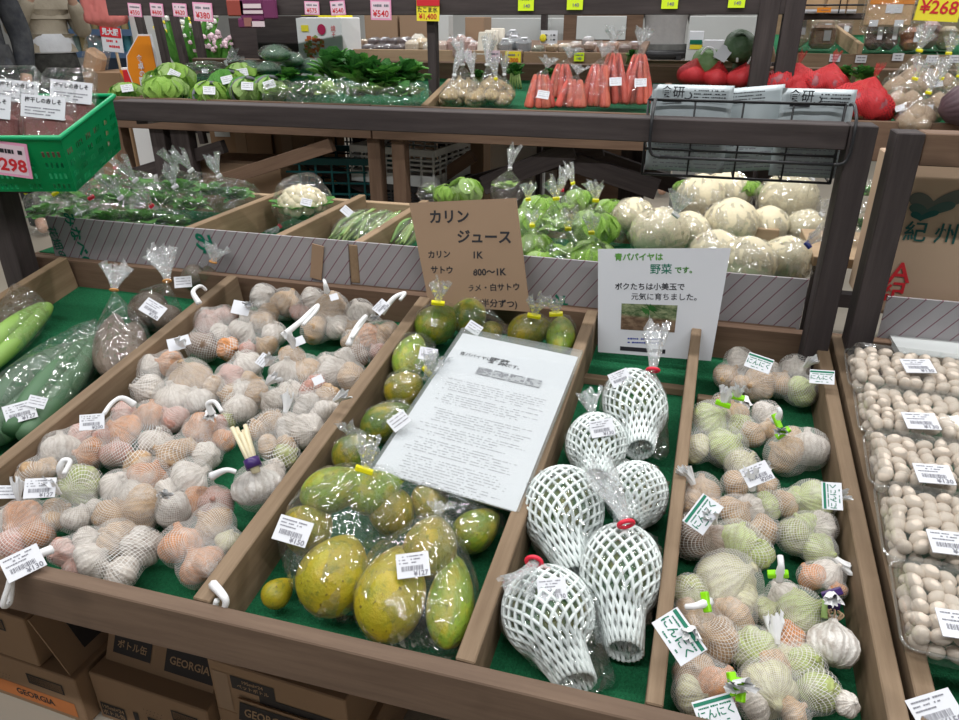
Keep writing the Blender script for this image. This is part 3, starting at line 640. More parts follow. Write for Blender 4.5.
# jumbo garlic in the right bin
RB = [
 ('net of jumbo garlic with green banded tag, rear left of its bin', [(727, 376, 12, 't'), (757, 385, 15, 't'), (739, 362, 13, 'w'), (768, 371, 10, 'w'), (742, 384, 10, 't')], (746, 398, -.03), [('nin', 759, 363, .02, -28, .9)], None, None),
 ('net of jumbo garlic whose green tag lies upon the right boards', [(780, 383, 13, 't'), (801, 391, 14, 'G'), (794, 369, 13, 'w')], (806, 366, .01), [('nin', 822, 377, .02, -12, .8)], None, None),
 ('net of three green garlic bulbs tied lime green, rear left', [(710, 421, 18, 'G'), (695, 448, 14, 'y'), (726, 447, 18, 'G')], (723, 404, .02), (), None, 'lime'),
 ('net of jumbo garlic tied lime green behind the three green bulbs', [(736, 413, 11, 't'), (741, 427, 12, 'g'), (722, 402, 9, 't')], (737, 397, .015), (), None, 'lime'),
 ('net of grey striped garlic tied lime green in the rear middle', [(766, 415, 13, 'w'), (752, 434, 12, 't'), (768, 430, 10, 't')], (777, 421, .01), (), [(780, 413, .025), (778, 408, .03)], 'lime'),
 ('net of two large pale speckled bulbs tied lime green, right side', [(786, 455, 18, 't'), (808, 449, 18, 'w'), (792, 440, 12, 't')], (783, 433, .02), (), None, 'lime'),
 ('net of jumbo garlic under a white price tag in the middle', [(742, 465, 15, 'y'), (736, 485, 13, 't'), (767, 487, 11, 't'), (752, 478, 12, 'y')], (760, 470, .0), [('bar', 757, 474, .03, 18, 1.05)], None, None),
 ('net of brownish jumbo garlic against the left slat of the right bin', [(702, 491, 16, 't'), (690, 502, 12, 't'), (712, 506, 10, 't')], (692, 482, -.01), (), None, None),
 ('net of tan jumbo garlic with veiled top in the middle', [(735, 514, 17, 't'), (769, 505, 13, 'G'), (764, 530, 14, 't'), (750, 508, 12, 'w')], (752, 488, .01), (), None, None),
 ('net of long green and brown garlic with a green lettered tag', [(737, 543, 20, 'G'), (757, 553, 15, 'G'), (692, 536, 20, 'b'), (712, 540, 15, 'b')], (714, 522, .02), [('nin', 703, 514, .035, 48, 1.)], None, None),
 ('net of green jumbo garlic with upright tag beside the right board', [(785, 504, 13, 't'), (812, 502, 19, 'G'), (798, 500, 12, 'G')], (830, 498, .0), [('nin', 832, 496, .03, 80, .8)], None, None),
 ('net of green jumbo garlic below the upright tag', [(795, 536, 16, 'g'), (819, 550, 15, 'G'), (821, 527, 14, 'w'), (805, 525, 12, 'G')], (838, 560, -.03), (), None, None),
 ('net with the largest green bulb tied lime green, front middle', [(728, 583, 28, 'y'), (733, 616, 19, 't'), (742, 600, 16, 'y')], (706, 602, .01), (), [(696, 606, .015), (686, 607, .01)], 'lime'),
 ('net of tan and greenish jumbo garlic with long tag at the front left', [(690, 592, 16, 'g'), (718, 640, 20, 't'), (700, 622, 15, 't'), (686, 610, 11, 't')], (692, 628, .03), [('nin', 679, 636, .035, -62, 1.12)], None, None),
 ('net of green jumbo garlic with upright lime tie, right of the largest bulb', [(799, 612, 21, 'G'), (785, 641, 18, 'o'), (782, 595, 14, 'w'), (766, 610, 13, 'g')], (778, 574, .03), (), [(781, 566, .045), (780, 556, .05)], 'lime'),
 ('net of three green jumbo bulbs near the front of the bin', [(754, 651, 21, 'G'), (771, 668, 17, 't'), (805, 665, 18, 'G'), (783, 655, 12, 'y')], (776, 640, -.02), (), None, None),
 ('net of white garlic taped purple beside the right board', [(813, 577, 13, 'o'), (828, 574, 14, 'w'), (838, 590, 8, 'o')], (832, 593, .01), (), None, 'ink_purple'),
 ('net of tan jumbo garlic with tagged white neck in the front left corner', [(697, 676, 20, 't'), (716, 688, 21, 'o'), (692, 694, 17, 'y')], (733, 684, .02), [('nin', 716, 711, .005, 12, .9)], None, 'lime'),
 ('net of green jumbo garlic at the very front edge', [(768, 690, 26, 'y'), (819, 691, 19, 'G'), (792, 712, 15, 't'), (755, 705, 15, 'w')], (741, 690, .02), (), None, 'lime'),
]
for i, g in enumerate(RB): garlic_bag(g[0], g[1], g[2], g[3], loop=g[4], tie=g[5], seed=i+101, group='nets of jumbo garlic', name='jumbo_garlic_net', lift=.010)
def loose(label, x, y, r, eul, col, dry=True):
    P = bed(x, y, max(TURF+.03, -.03)); rr = wr(r, P); t = thing('garlic', label, 'garlic', P-BN*rr)
    rot = Euler(eul).to_matrix(); inst('garlic_bulb', GAR[0], mx(P, rot, (rr,)*3), t, col)
    if dry:
        bm = bmesh.new(); top = P + rot @ Vector((0, 0, rr*1.0)); d = rot @ Vector((0, 0, 1))
        for k in range(9):
            a = k*.7; s = rot @ Vector((math.cos(a), math.sin(a), 0)); tube(bm, smoothpath([top+s*rr*.2, top+s*rr*.35+d*rr*.18, top+s*rr*.18+d*rr*.3], 3), .0012, 5)
        obj('dry_roots', bm, M['wood_pale'], t)
        bm = bmesh.new(); q = P+rot @ Vector((-rr*.4, 0, rr*.9)); tube(bm, [q, q+d*rr*.5+Vector((0, .01, .01))], [.004, .002], 6); obj('stalk_stub', bm, M['leaf_cabbage'], t)
        bm = bmesh.new(); tube(bm, [top+d*rr*.3+Vector((.0, .006, 0)), top+d*rr*.3+Vector((.003, .018, .002))], .007, 10); obj('tape_band', bm, M['ink_purple'], t)
loose('bare white garlic bulb with dry roots beside the right board', 832, 645, 26, (-.9, .35, .2), (.74, .71, .66))
loose('small round white bulb in the front right corner of the right bin', 847, 704, 13, (.5, .4, .1), (.72, .68, .62), False)
# ------------------------------------------------------------------ papayas
def papaya_mesh(seed, fat=.62):
    rg = random.Random(seed); bm = bmesh.new(); prof = []
    for i in range(17):
        t = i/16; z = -1+2*t; r = math.sin(math.pi*min(1, t**.86*.985+.008))**.62 * (1-.20*t)
        prof.append((max(.03, r*fat), z))
    prof.append((.035, 1.03)); prof.append((.03, 1.07))
    lathe(bm, prof, 28, lobes=5, lob=.045)
    k = rg.uniform(-.07, .07)
    for v in bm.verts: v.co.x += k*(1-v.co.z**2)
    return mesh_of('papaya', bm, M['papaya'], True)
PAP = [papaya_mesh(i, f) for i, f in enumerate((1., 1., 1.))]
def long_M(x1, y1, x2, y2, rpx, w):
    A, B = bed(x1, y1, w), bed(x2, y2, w); c = (A+B)/2; h = (B-A).length/2; r = wr(rpx, c)
    return mx(c, basis(B-A, BN), (r, r, h)), c, r, h
PC = dict(g=(.16, .24, .02), y=(.34, .30, .015), l=(.20, .31, .03), d=(.075, .13, .015), o=(.21, .20, .018))
def papaya_bag(label, fruits, neck=None, tie='yellow', tags=(), seed=0, group='bags of green papaya', extra=(), ft='film', tl=.045):
    random.seed(seed+300); cx = sum((f[0]+f[2])/2 for f in fruits)/len(fruits); cy = sum((f[1]+f[3])/2 for f in fruits)/len(fruits)
    root = thing('papaya_bag', label, 'bag of papayas', bed(cx, cy, TURF), group); pts = []
    for f in fruits:
        x1, y1, x2, y2, rp, k = f[:6]; w = f[6] if len(f) > 6 else -.03
        Mt, c, r, h = long_M(x1, y1, x2, y2, rp*1.13, w); pts += ell_pts(Mt, 1.07)
        inst('papaya', random.choice(PAP), Mt, root, PC[k])
    for e in extra: pts += sphere_pts(bed(*e[:3]), .008)
    N = bed(*neck) if neck else None
    obj('plastic_bag', shell(pts, N, 60, 30, .03, 1, seed, (bed(cx, cy, TURF), BN)), M[ft], root)
    if neck:
        d = (N - bed(cx, cy, -.03)).normalized(); d = (d + BN*.5 + BV*.4).normalized()
        obj('gathered_top', tuft(N, d, tl, .004, .018, seed), M['film_tuft'], root)
        if tie: clip_tape(N, d, M[tie], root, .024)
    for tg in tags: put_tag(root, tg[0], bed(tg[1], tg[2], tg[3]), tg[4], tg[5], tg[6] if len(tg) > 6 else seed)
    return root
papaya_bag('bag of olive papaya tied yellow in the far left corner beside the karin sign', [(418, 333, 458, 312, 19, 'g', -.015)], (438, 303, .045), 'yellow', (), 1)
papaya_bag('bag of round green papaya leaning under the karin sign', [(463, 328, 476, 304, 17, 'd', -.02), (484, 336, 502, 328, 11, 'o', -.03)], None, None, [('small', 474, 328, .03, -35, .9)], 2, extra=[(512, 338, -.03)])
papaya_bag('bag of yellowish papaya tied yellow behind the white leaflet', [(508, 336, 552, 326, 17, 'o', -.015)], (534, 316, .03), 'yellow', (), 3)
papaya_bag('bag of slim green papaya in the far right corner of the papaya bin', [(560, 352, 562, 318, 14, 'l', -.015)], (556, 314, .035), 'yellow', (), 4, tl=.03)
papaya_bag('bag of pear shaped yellow green papaya with tag, left of the leaflet', [(403, 376, 418, 336, 16, 'l', -.015)], (428, 372, .0), 'yellow', [('bar', 428, 354, .025, -10, .75)], 5, extra=[(432, 345, -.02)])
papaya_bag('bag of dark speckled papaya left of the leaflet', [(390, 400, 420, 378, 19, 'o', -.015)], (425, 380, .01), None, (), 6)
papaya_bag('bag of dark green papaya with tag half under the leaflet', [(362, 436, 415, 410, 20, 'd', -.02)], None, None, [('small', 399, 421, .03, 40, 1.)], 7)
papaya_bag('bag of dark papaya beside the garlic divider', [(338, 468, 372, 440, 20, 'd', -.02)], (350, 436, .02), None, (), 8, tl=.02)
papaya_bag('large bag of four papayas tied yellow with price tag', [(300, 500, 372, 478, 22, 'l', .01), (345, 498, 402, 482, 22, 'l', .0), (318, 612, 352, 538, 34, 'y', -.022), (288, 545, 330, 515, 26, 'o', -.018)], (364, 470, .045), 'yellow', [('bar', 293, 531, .035, -14, 1.05, 0)], 9, extra=[(282, 545, -.06), (395, 530, -.04), (352, 622, -.06)], tl=.04)
papaya_bag('bag of three papayas with price tag at the front of the papaya bin', [(382, 640, 402, 548, 34, 'y', -.025), (446, 648, 456, 556, 23, 'l', -.026), (425, 575, 437, 518, 26, 'o', -.012)], (438, 514, .02), None, [('bar', 413, 565, .028, 8, .95, 1)], 10, extra=[(474, 600, -.04), (452, 654, -.06), (365, 625, -.06)], tl=.015)
papaya_bag('bag of olive papayas below the lower edge of the leaflet', [(412, 508, 448, 496, 20, 'o', -.025), (456, 545, 498, 512, 20, 'g', -.028), (400, 530, 380, 488, 22, 'o', -.03)], None, None, (), 11)
t = thing('papaya', 'loose small yellow papaya in the front left corner of the papaya bin', 'papaya', bed(277, 590, TURF)); Mt, *_ = long_M(264, 604, 292, 580, 16, -.042); inst('papaya_body', PAP[1], Mt, t, PC['y'])
# ------------------------------------------------------------------ papayas in foam nets
def net_papaya(label, ax, rpx, w=-.022, tail=None, neck=None, tie=None, tags=(), seed=0, extra=()):
    x1, y1, x2, y2 = ax; random.seed(seed+500)     # top (x1,y1) to bottom (x2,y2)
    A, B = bed(x1, y1, w), bed(x2, y2, w); c = (A+B)/2; h = (B-A).length/2; r = wr(rpx, c)
    r = min(r, w-TURF-.003); rot = basis(A-B, BN)
    root = thing('netted_papaya', label, 'netted papaya', bed((x1+x2)/2, (y1+y2)/2, TURF), 'papayas in white foam nets')
    inst('papaya', PAP[0], mx(c, rot, (r*.97, r*.97, h*.97)), root, (.03, .17, .04))
    T = bed(*tail) if tail else B
    NS, SEG = 21, 44; bm = bmesh.new()
    tail_d = (T-c); bot = c - rot @ Vector((0, 0, h*.80))
    def prof(s):      # s 0 top .. 1 end of the sleeve
        if s < .72:
            t = -.985+(.985+.80)*s/.72; return c + rot @ Vector((0, 0, -t*h)), r*1.05*math.sqrt(max(0, 1-t*t))**.85
        u = (s-.72)/.28; q0 = r*1.05*.6**.85; return bot.lerp(T, u), q0*(1-.38*u**.7)
    for sgn in (1, -1):
        for k in range(NS):
            pts = []
            for i in range(SEG+1):
                s = i/SEG*.999; P, q = prof(s); a = 2*math.pi*k/NS + sgn*s*2.3
                pts.append(P + rot @ Vector((q*math.cos(a), q*math.sin(a), 0)))
            tube(bm, pts, .0023, 5)
    f0 = bed((x1+x2)/2, (y1+y2)/2, TURF)
    for v in bm.verts:
        dd = (v.co-f0).dot(BN)
        if dd < .003: v.co += BN*(.003-dd)
    obj('foam_net', bm, M['foam'], root, True)
    pts = ell_pts(mx(c, rot, (r*1.1, r*1.1, h*1.08))) + sphere_pts(T, .012)
    for e in extra: pts += sphere_pts(bed(*e), .006)
    N = bed(*neck[:3]) if neck else None
    obj('plastic_bag', shell(pts, N, 60, 30, .045, 1, seed+9, (f0, BN)), M['film_crisp'], root)
    if neck:
        E = bed(*neck[3:6]); d = (E-N); obj('gathered_top', tuft(N, d, d.length, .006, .020, seed), M['film_tuft'], root)
        if tie: obj('tie_ring', ring_bm(N, d, .009, .0028), M['redtape'], root)
    for tg in tags: put_tag(root, tg[0], bed(tg[1], tg[2], tg[3]), tg[4], tg[5], seed)
net_papaya('netted papaya farthest back with tall gathered bag top', (628, 380, 642, 432), 29, tail=(640, 450, -.03), neck=(653, 370, .02, 656, 328, .06), tie=1, tags=[('bar', 620, 378, .025, 20, .8)], seed=1, extra=[(600, 400, -.04), (665, 455, -.05), (650, 380, -.02)])
net_papaya('netted papaya with price tag second from the back', (598, 424, 594, 466), 28, tail=(596, 478, -.03), neck=(592, 412, .0, 588, 392, .02), tags=[('bar', 602, 428, .025, 8, .85)], seed=2, extra=[(570, 440, -.05)])
net_papaya('netted papaya half hidden at the right slat', (640, 472, 632, 518), 29, tail=(628, 526, -.03), neck=(626, 524, .035, 607, 470, .05), tie=1, seed=4, extra=[(662, 480, -.04)])
net_papaya('netted papaya at the left divider, middle of the column', (566, 478, 560, 545), 38, tail=(580, 578, -.04), seed=3, extra=[(540, 480, -.03), (545, 560, -.05)])
net_papaya('netted papaya at the front right with open sleeve end', (624, 534, 618, 612), 38, tail=(625, 652, -.045), seed=5, extra=[(655, 545, -.03), (585, 560, -.04)])
net_papaya('netted papaya nearest the front board with red tie', (540, 578, 556, 650), 43, tail=(577, 684, -.05), neck=(534, 562, .02, 524, 592, .035), tie=1, tags=[('bar', 552, 589, .03, 4, .8)], seed=6, extra=[(507, 600, -.04), (590, 690, -.065), (610, 680, -.066)])
# ------------------------------------------------------------------ cucumber bin
def long_bag(label, ax, rpx, w, col, seed, tags=(), extra=(), cat='bag of greens', nm='long_green_vegetable_bag', taper=.5):
    x1, y1, x2, y2 = ax; A, B = bed(x1, y1, w), bed(x2, y2, w); c = (A+B)/2; h = (B-A).length/2; r = wr(rpx, c); rot = basis(B-A, BN)
    root = thing(nm, label, cat, c - BN*(w-TURF))
    for k, (dx, sc) in enumerate(((-.5, .95), (.5, 1.), (0, .9))):
        bm = bmesh.new(); pts = smoothpath([A.lerp(B, .02)+rot @ Vector((0, dx*r, 0))+BN*(.012 if k == 2 else 0), c+rot @ Vector((.2*r*(k-1), dx*r*.9, 0))+BN*(.012 if k == 2 else 0), A.lerp(B, .98)+rot @ Vector((0, dx*r*taper, 0))], 8)
        n = len(pts); tube(bm, pts, [r*.62*sc*(math.sin(math.pi*min(1, (i+1)/(n+1)))**.35) for i in range(n)], 14); o = obj('long_gourd', bm, M['veg'], root, True); o.color = (*col, 1)
    pts = ell_pts(mx(c, rot, (r*1.05, r*1.25, h*1.02)))
    for e in extra: pts += sphere_pts(bed(*e), .005)
    obj('plastic_bag', shell(pts, B, 44, 26, .03, 1, seed, (c - BN*(w-TURF), BN)), M['film'], root)
    for tg in tags: put_tag(root, tg[0], bed(tg[1], tg[2], tg[3]), tg[4], tg[5], seed)
long_bag('bag of bright lime green stalks at the far left of the stand', (-25, 372, 46, 305), 16, -.035, (.20, .38, .03), 1, extra=[(30, 290, -.01), (15, 282, .0)])
long_bag('bag of long dark green gourds in the middle of the left bin', (-25, 440, 78, 348), 29, -.03, (.004, .075, .016), 3, extra=[(95, 318, -.02)])
long_bag('bag of long green gourd with two tags against the garlic divider', (10, 440, 98, 335), 22, -.03, (.008, .10, .018), 5, tags=[('bar', 20, 412, .0, 28, 1.1), ('small', 37, 402, .005, -6, .9)], extra=[(95, 318, -.02)])
def tuber_bag(label, items, neck, seed, tags=(), col=(.10, .058, .032)):
    cx = sum(i[0] for i in items)/len(items); cy = sum(i[1] for i in items)/len(items); root = thing('tuber_bag', label, 'bag of tubers', bed(cx, cy, TURF), 'bags of brown tubers'); pts = []
    for x1, y1, x2, y2, rp in [(i[0]-i[2], i[1]+i[3], i[0]+i[2], i[1]-i[3], i[4]) for i in items]:
        Mt, c, r, h = long_M(x1, y1, x2, y2, rp, -.032); pts += ell_pts(Mt, 1.08); o = inst('tuber', PAP[2], Mt, root, col); o.data = TUB
    N = bed(*neck[:3]); E = bed(*neck[3:]); d = E-N
    obj('plastic_bag', shell(pts, N, 48, 26, .03, 1, seed, (bed(cx, cy, TURF), BN)), M['film'], root)
    obj('gathered_top', tuft(N, d, d.length, .006, .030, seed), M['film_tuft'], root); obj('rubber_band', ring_bm(N, d, .0075, .002), M['orange_band'], root)
    for tg in tags: put_tag(root, tg[0], bed(tg[1], tg[2], tg[3]), tg[4], tg[5], seed)
TUB = PAP[2].copy(); TUB.name = 'tuber'; TUB.materials.clear(); TUB.materials.append(M['veg'])
tuber_bag('bag of brown tubers beside the long green gourds', [(112, 345, 4, 30, 18), (132, 345, 3, 22, 16)], (114, 290, .05, 117, 265, .085), 21)
tuber_bag('bag of brown tubers with white price tag, middle of three', [(150, 310, 10, 12, 20), (168, 318, 10, 8, 15)], (167, 281, .05, 165, 252, .09), 22, [('bar', 153, 309, .045, -28, 1.)])
tuber_bag('bag of brown tubers at the back by the striped cardboard', [(196, 277, 12, 6, 14), (212, 275, 8, 4, 12)], (213, 262, .02, 216, 247, .05), 23, [('small', 183, 282, .03, 12, 1.1)])
# ------------------------------------------------------------------ packs of ginkgo nuts
def nut_mesh():
    bm = bmesh.new(); lathe(bm, [(.05, -1.02), (.45, -.88), (.8, -.5), (.95, 0), (.82, .5), (.45, .9), (.06, 1.06)], 14)
    for v in bm.verts: v.co.y *= .86
    return mesh_of('ginkgo_nut', bm, M['nut'], True)
NUT = nut_mesh()
def pack(label, yf, yb, x0, seed, ptag, wv=.192, h=.040):
    """clear hinged pack on the slope from depth yf to yb"""
    random.seed(seed); A = bedY(x0, yf, TURF); ds = (yb-yf)/math.cos(TILT); base = TURF+.072
    c = bedY(x0+wv/2, (yf+yb)/2, base); root = thing('nut_pack', label, 'pack of nuts', c, 'clear packs of pale nuts')
    B = mx(c, Matrix((BX, BV, BN)).transposed()) @ Matrix.Rotation(R(-3), 4, 'Z')
    nx, ny = int(wv/.0178), max(5, int(ds/.0160))
    cnt = 0
    for layer in range(2):
        for i in range(nx):
            for j in range(ny):
                if layer == 0 and ((j > 0 and i > 0) or i > 7): continue
                if cnt >= 100: break
                x = -wv/2+.007+(i+.5)*(wv-.014)/nx+rnd(-.003, .003); y = -ds/2+.006+(j+.5)*(ds-.012)/ny+rnd(-.0025, .0025); z = .013+layer*.019+rnd(-.002, .003)
                rot = Euler((rnd(0, 3), rnd(0, 3), rnd(0, 6))).to_matrix(); s = rnd(.0094, .0106); inst('ginkgo_nut', NUT, B @ mx((x, y, z), rot, (s, s, s*1.12)), root); cnt += 1
    def boxy(z0, z1, g0, g1):
        bm = bmesh.new(); rows = []
        for z, g in ((z0, g0), ((z0+z1)/2, (g0*.4+g1*.6)), (z1, g1)):
            row = []; a, b2, rad = wv/2+g, ds/2+g, .012
            for (sx, sy) in ((1, 1), (-1, 1), (-1, -1), (1, -1)):
                for k in range(5):
                    an = math.atan2(sy, sx)-math.pi/4+k*math.pi/8; row.append(bm.verts.new(B @ Vector((sx*(a-rad)+rad*math.cos(an), sy*(b2-rad)+rad*math.sin(an), z))))
            rows.append(row)
        for P_, Q_ in zip(rows, rows[1:]):
            for k in range(20): bm.faces.new((P_[k], P_[(k+1) % 20], Q_[(k+1) % 20], Q_[k]))
        return bm, rows
    bm, rows = boxy(.0, .026, -.006, .0); bm.faces.new(list(reversed(rows[0]))); obj('pack_tray', bm, M['film_stiff'], root)
    bm, rows = boxy(.026, .046, .0, -.006)
    ins = [bm.verts.new(c+(v.co-c)*.9 - BN*.0) for v in rows[2]]
    for k in range(20): bm.faces.new((rows[2][k], rows[2][(k+1) % 20], ins[(k+1) % 20], ins[k]))
    bm.faces.new(ins); obj('pack_lid', bm, M['film_stiff'], root)
    bm = bmesh.new(); pts = []
    for (sx, sy) in ((1, 1), (-1, 1), (-1, -1), (1, -1)):
        for k in range(5):
            an = math.atan2(sy, sx)-math.pi/4+k*math.pi/8; pts.append(B @ Vector((sx*(wv/2-.01)+.013*math.cos(an), sy*(ds/2-.01)+.013*math.sin(an), .026)))
    tube(bm, pts, .0018, 6, True); obj('pack_rim', bm, M['film_stiff'], root, True)
    put_tag(root, 'bar', bed(ptag[0], ptag[1], base+.050), ptag[2], 1.05, 2, n=(BN+Vector((0, -.1, 0))))
pack('pack of pale nuts farthest back by the cardboard edge', 1.078, 1.176, .276, 1, (918, 366, -6))
pack('pack of pale nuts second from the back', 0.972, 1.070, .276, 2, (921, 421, -8))
pack('pack of pale nuts third from the back', 0.866, .963, .274, 3, (934, 474, -10))
pack('pack of pale nuts fourth from the back with white tag at the frame edge', 0.748, .860, .272, 4, (950, 543, -12))
pack('pack of pale nuts nearest the front of the right stand', 0.630, .740, .270, 5, (962, 625, -12))
t = thing('nut_bag', 'small bag of pale nuts with white tag in the bottom right corner', 'bag of nuts', bedY(.35, .585, TURF)); random.seed(9); pts = []
for k in range(26):
    P = bedY(.315+rnd(0, .09), .555+rnd(0, .045), TURF+.014+rnd(0, .03)); inst('ginkgo_nut', NUT, mx(P, Euler((rnd(0, 3), rnd(0, 3), 0)).to_matrix(), (.0105, .0105, .0118)), t); pts += sphere_pts(P, .012)
obj('plastic_bag', shell(pts, None, 36, 20, .03, 2, 4), M['film'], t); put_tag(t, 'bar', bed(936, 711, .004), 12, 1.05)
bm = bmesh.new(); bx(bm, mx(bed(906, 692, -.045), basis(BN)), .035, .006, .004); obj('green_tape', bm, M['lime'], t)
# ------------------------------------------------------------------ papers and signs in the front bins
def slabsign(name, label, cat, corners, th, mat, back=None):
    """a sheet with real thickness through four points (tl, tr, br, bl)"""
    tl, tr, br, bl = [Vector(c) for c in corners]; n = (tr-tl).cross(bl-tl).normalized(); n = -n if n.dot(EYE-tl) < 0 else n
    c = (tl+tr+br+bl)/4; bm = bmesh.new(); a = [bm.verts.new(p) for p in (bl, br, tr, tl)]; b = [bm.verts.new(p-n*th) for p in (bl, br, tr, tl)]
    bm.faces.new(a); bm.faces.new(list(reversed(b)))
    for k in range(4): bm.faces.new((a[k], b[k], b[(k+1) % 4], a[(k+1) % 4]))
    o = obj(name, bm, mat, loc=c); tag(o, label, cat)
    x = (tr-tl); y = (tl-bl)
    def at(u, v): # bilinear, u right 0..1, v down 0..1
        return (tl.lerp(tr, u)).lerp(bl.lerp(br, u), v) + n*.0008
    return o, at, n, x
def sign_text(o, at, n, xh, s, u, v, size, mat, bold=.02, align='CENTER', ang=0, nm='sign_letters'):
    bm = bmesh.new(); add_text(bm, s, size, mx(at(u, v), basis(n, xh) @ Matrix.Rotation(R(ang), 3, 'Z')), 0, bold, align); return obj(nm, bm, M[mat], o)
# leaflet in a clear sleeve
q = [bed(463, 333, .035), bed(578, 357, .03), bed(516, 512, -.0), bed(372, 470, .005)]
lf, at, n, xh = slabsign('leaflet', 'white printed leaflet in a clear sleeve lying on the papayas', 'leaflet', q, .0015, M['paper'])
L = (q[1]-q[0]).length; Hh = (q[3]-q[0]).length
bm = bmesh.new(); xd = (q[1]-q[0]).normalized(); yd = (q[0]-q[3]).normalized(); yd = (yd-xd*yd.dot(xd)).normalized(); FM = mx((q[0]+q[1]+q[2]+q[3])/4+n*.0006, Matrix((xd, yd, n)).transposed())
rg = random.Random(4)
for i in range(44):
    y = Hh*(.235-.0150*i)
    if i in (6, 12, 13, 20, 26, 33): continue
    dashes(bm, -L*.40+rg.choice([0, .01, .015]), L*(.42-.25*rg.random()**2), y-.028, .0012, 0, 0, 100+i, .34, .0026)
bm2 = bmesh.new(); bmesh.ops.transform(bm, matrix=FM, verts=bm.verts); obj('printed_lines', bm, plain('faint_print', (.30, .30, .33), .6, 0), lf)
sign_text(lf, at, n, xh, '青パパイヤは', .22, .16, .0095, 'ink', .01, nm='printed_heading'); sign_text(lf, at, n, xh, '野菜', .42, .165, .017, 'ink', .02, nm='printed_heading'); sign_text(lf, at, n, xh, 'です。', .56, .175, .0095, 'ink', .01, nm='printed_heading')
for k in range(4):
    bm = bmesh.new(); rect(bm, -L*.16+L*.135*k, Hh*.245, L*.125, Hh*.05, .0012, 0); [dashes(bm, -L*.215+L*.135*k, -L*.11+L*.135*k, Hh*(.228+.009*q_), .0022+.001*(q_ % 2), .0016, 1, k*7+q_, .45, .005) for q_ in range(5)]; bmesh.ops.transform(bm, matrix=FM, verts=bm.verts); obj('printed_photo', bm, [plain('grey_photo', (.42, .43, .45), .6, .25, 60), M['ink_grey']], lf)
M['sleeve'] = film('clear_sleeve', .10, 5., .45, (.95, .97, .96), .06, .05)
bm = bmesh.new(); o4 = [q[0]+(q[0]-q[3])*.035-(q[1]-q[0])*.03, q[1]+(q[1]-q[2])*.05+(q[1]-q[0])*.02, q[2]+(q[2]-q[3])*.02, q[3]-(q[2]-q[3])*.02]
vs = [bm.verts.new(p+n*.0022) for p in o4]; vb = [bm.verts.new(p-n*.0035) for p in o4]; bm.faces.new(vs); bm.faces.new(vb[::-1])
for k in range(4): bm.faces.new((vs[k], vb[k], vb[(k+1) % 4], vs[(k+1) % 4]))
obj('clear_sleeve', bm, M['sleeve'], lf)
# hand lettered cardboard sign
Yc = 1.262
q = [atY(409, 203, Yc+.02), atY(516, 198, Yc+.02), atY(530, 312, Yc-.02), atY(429, 305, Yc-.02)]
cs_, at, n, xh = slabsign('handwritten_sign', 'brown cardboard sign handwritten with karin juice recipe', 'sign', q, .004, M['cardboard'])
L = (q[1]-q[0]).length
for s, u, v, sz in (('カリン', .36, .15, .027), ('ジュース', .66, .34, .027), ('カリン', .20, .50, .0155), ('1K', .57, .50, .018), ('サトウ', .20, .65, .0155), ('800〜1K', .66, .655, .0175), ('ザラメ・白サトウ', .64, .80, .0150), ('(半分ずつ)', .70, .945, .0165)):
    sign_text(cs_, at, n, xh, s, u, v, sz, 'ink', .018 if v > .7 else .03, ang=rnd(-3, 3), nm='handwritten_letters')
# white green-papaya poster
q = [atY(598, 249, 1.258), atY(731, 248, 1.258), atY(711, 361, 1.225), atY(598, 352, 1.225)]
ps, at, n, xh = slabsign('poster', 'white poster about green papaya standing behind the netted papayas', 'poster', q, .0015, M['paper'])
sign_text(ps, at, n, xh, '青パパイヤは', .32, .08, .0140, 'leaf_mid', .03); sign_text(ps, at, n, xh, '野菜', .50, .19, .0190, 'ink_green', .010); sign_text(ps, at, n, xh, 'です。', .69, .195, .0125, 'leaf_mid', .03)
sign_text(ps, at, n, xh, 'ボクたちは小美玉で', .42, .35, .0135, 'ink', .018); sign_text(ps, at, n, xh, '元気に育ちました。', .56, .44, .0135, 'ink', .010)
def patch(o, at, n, u0, v0, u1, v1, mat, nm, dz=0.):
    bm = bmesh.new(); f = bm.faces.new([bm.verts.new(at(u, v)+n*dz) for u, v in ((u0, v1), (u1, v1), (u1, v0), (u0, v0))]); return obj(nm, bm, mat, o)
def photomat():
    t = NT('grass_photo_print'); v = t.coord(scale=(60, 60, 140)); nn = t.noise(v, 1., 4, .7); s = t.n('SeparateXYZ', {0: t.n('TexCoord').outputs['Generated']})
    c = t.mix(t.ramp(nn, .4, .65), (.05, .09, .03, 1), (.30, .33, .18, 1)); c2 = t.mix(t.ramp(nn, .4, .65), (.10, .055, .03, 1), (.24, .16, .10, 1))
    return t.surf(t.pbr(t.mix(t.ramp(s.outputs[2], .45, .55), c2, c), .5))
patch(ps, at, n, .20, .51, .66, .76, photomat(), 'printed_photo')
bm = bmesh.new(); c = at(.43, .56); rot = basis(n, xh)
for k in range(11):
    a = k*2*math.pi/11; e = c+rot @ Vector((.012*math.cos(a), .008*math.sin(a), .001)); bm.faces.new([bm.verts.new(p) for p in (c+n*.0004, e+rot @ Vector((.003, -.003, 0)), e+rot @ Vector((-.003, .004, 0)))])
obj('leaf_print', bm, M['leaf_dark'], ps)
bm = bmesh.new(); FM = mx(at(.40, .86), rot); dashes(bm, -.028, .034, .004, .0032, 0, 0, 5, .15, .004); dashes(bm, -.028, .030, -.003, .0032, 0, 0, 6, .15, .004); bmesh.ops.transform(bm, matrix=FM, verts=bm.verts); obj('printed_lines', bm, M['ink_blue'], ps)
patch(ps, at, n, .20, .925, .60, .965, M['ink'], 'black_bar')
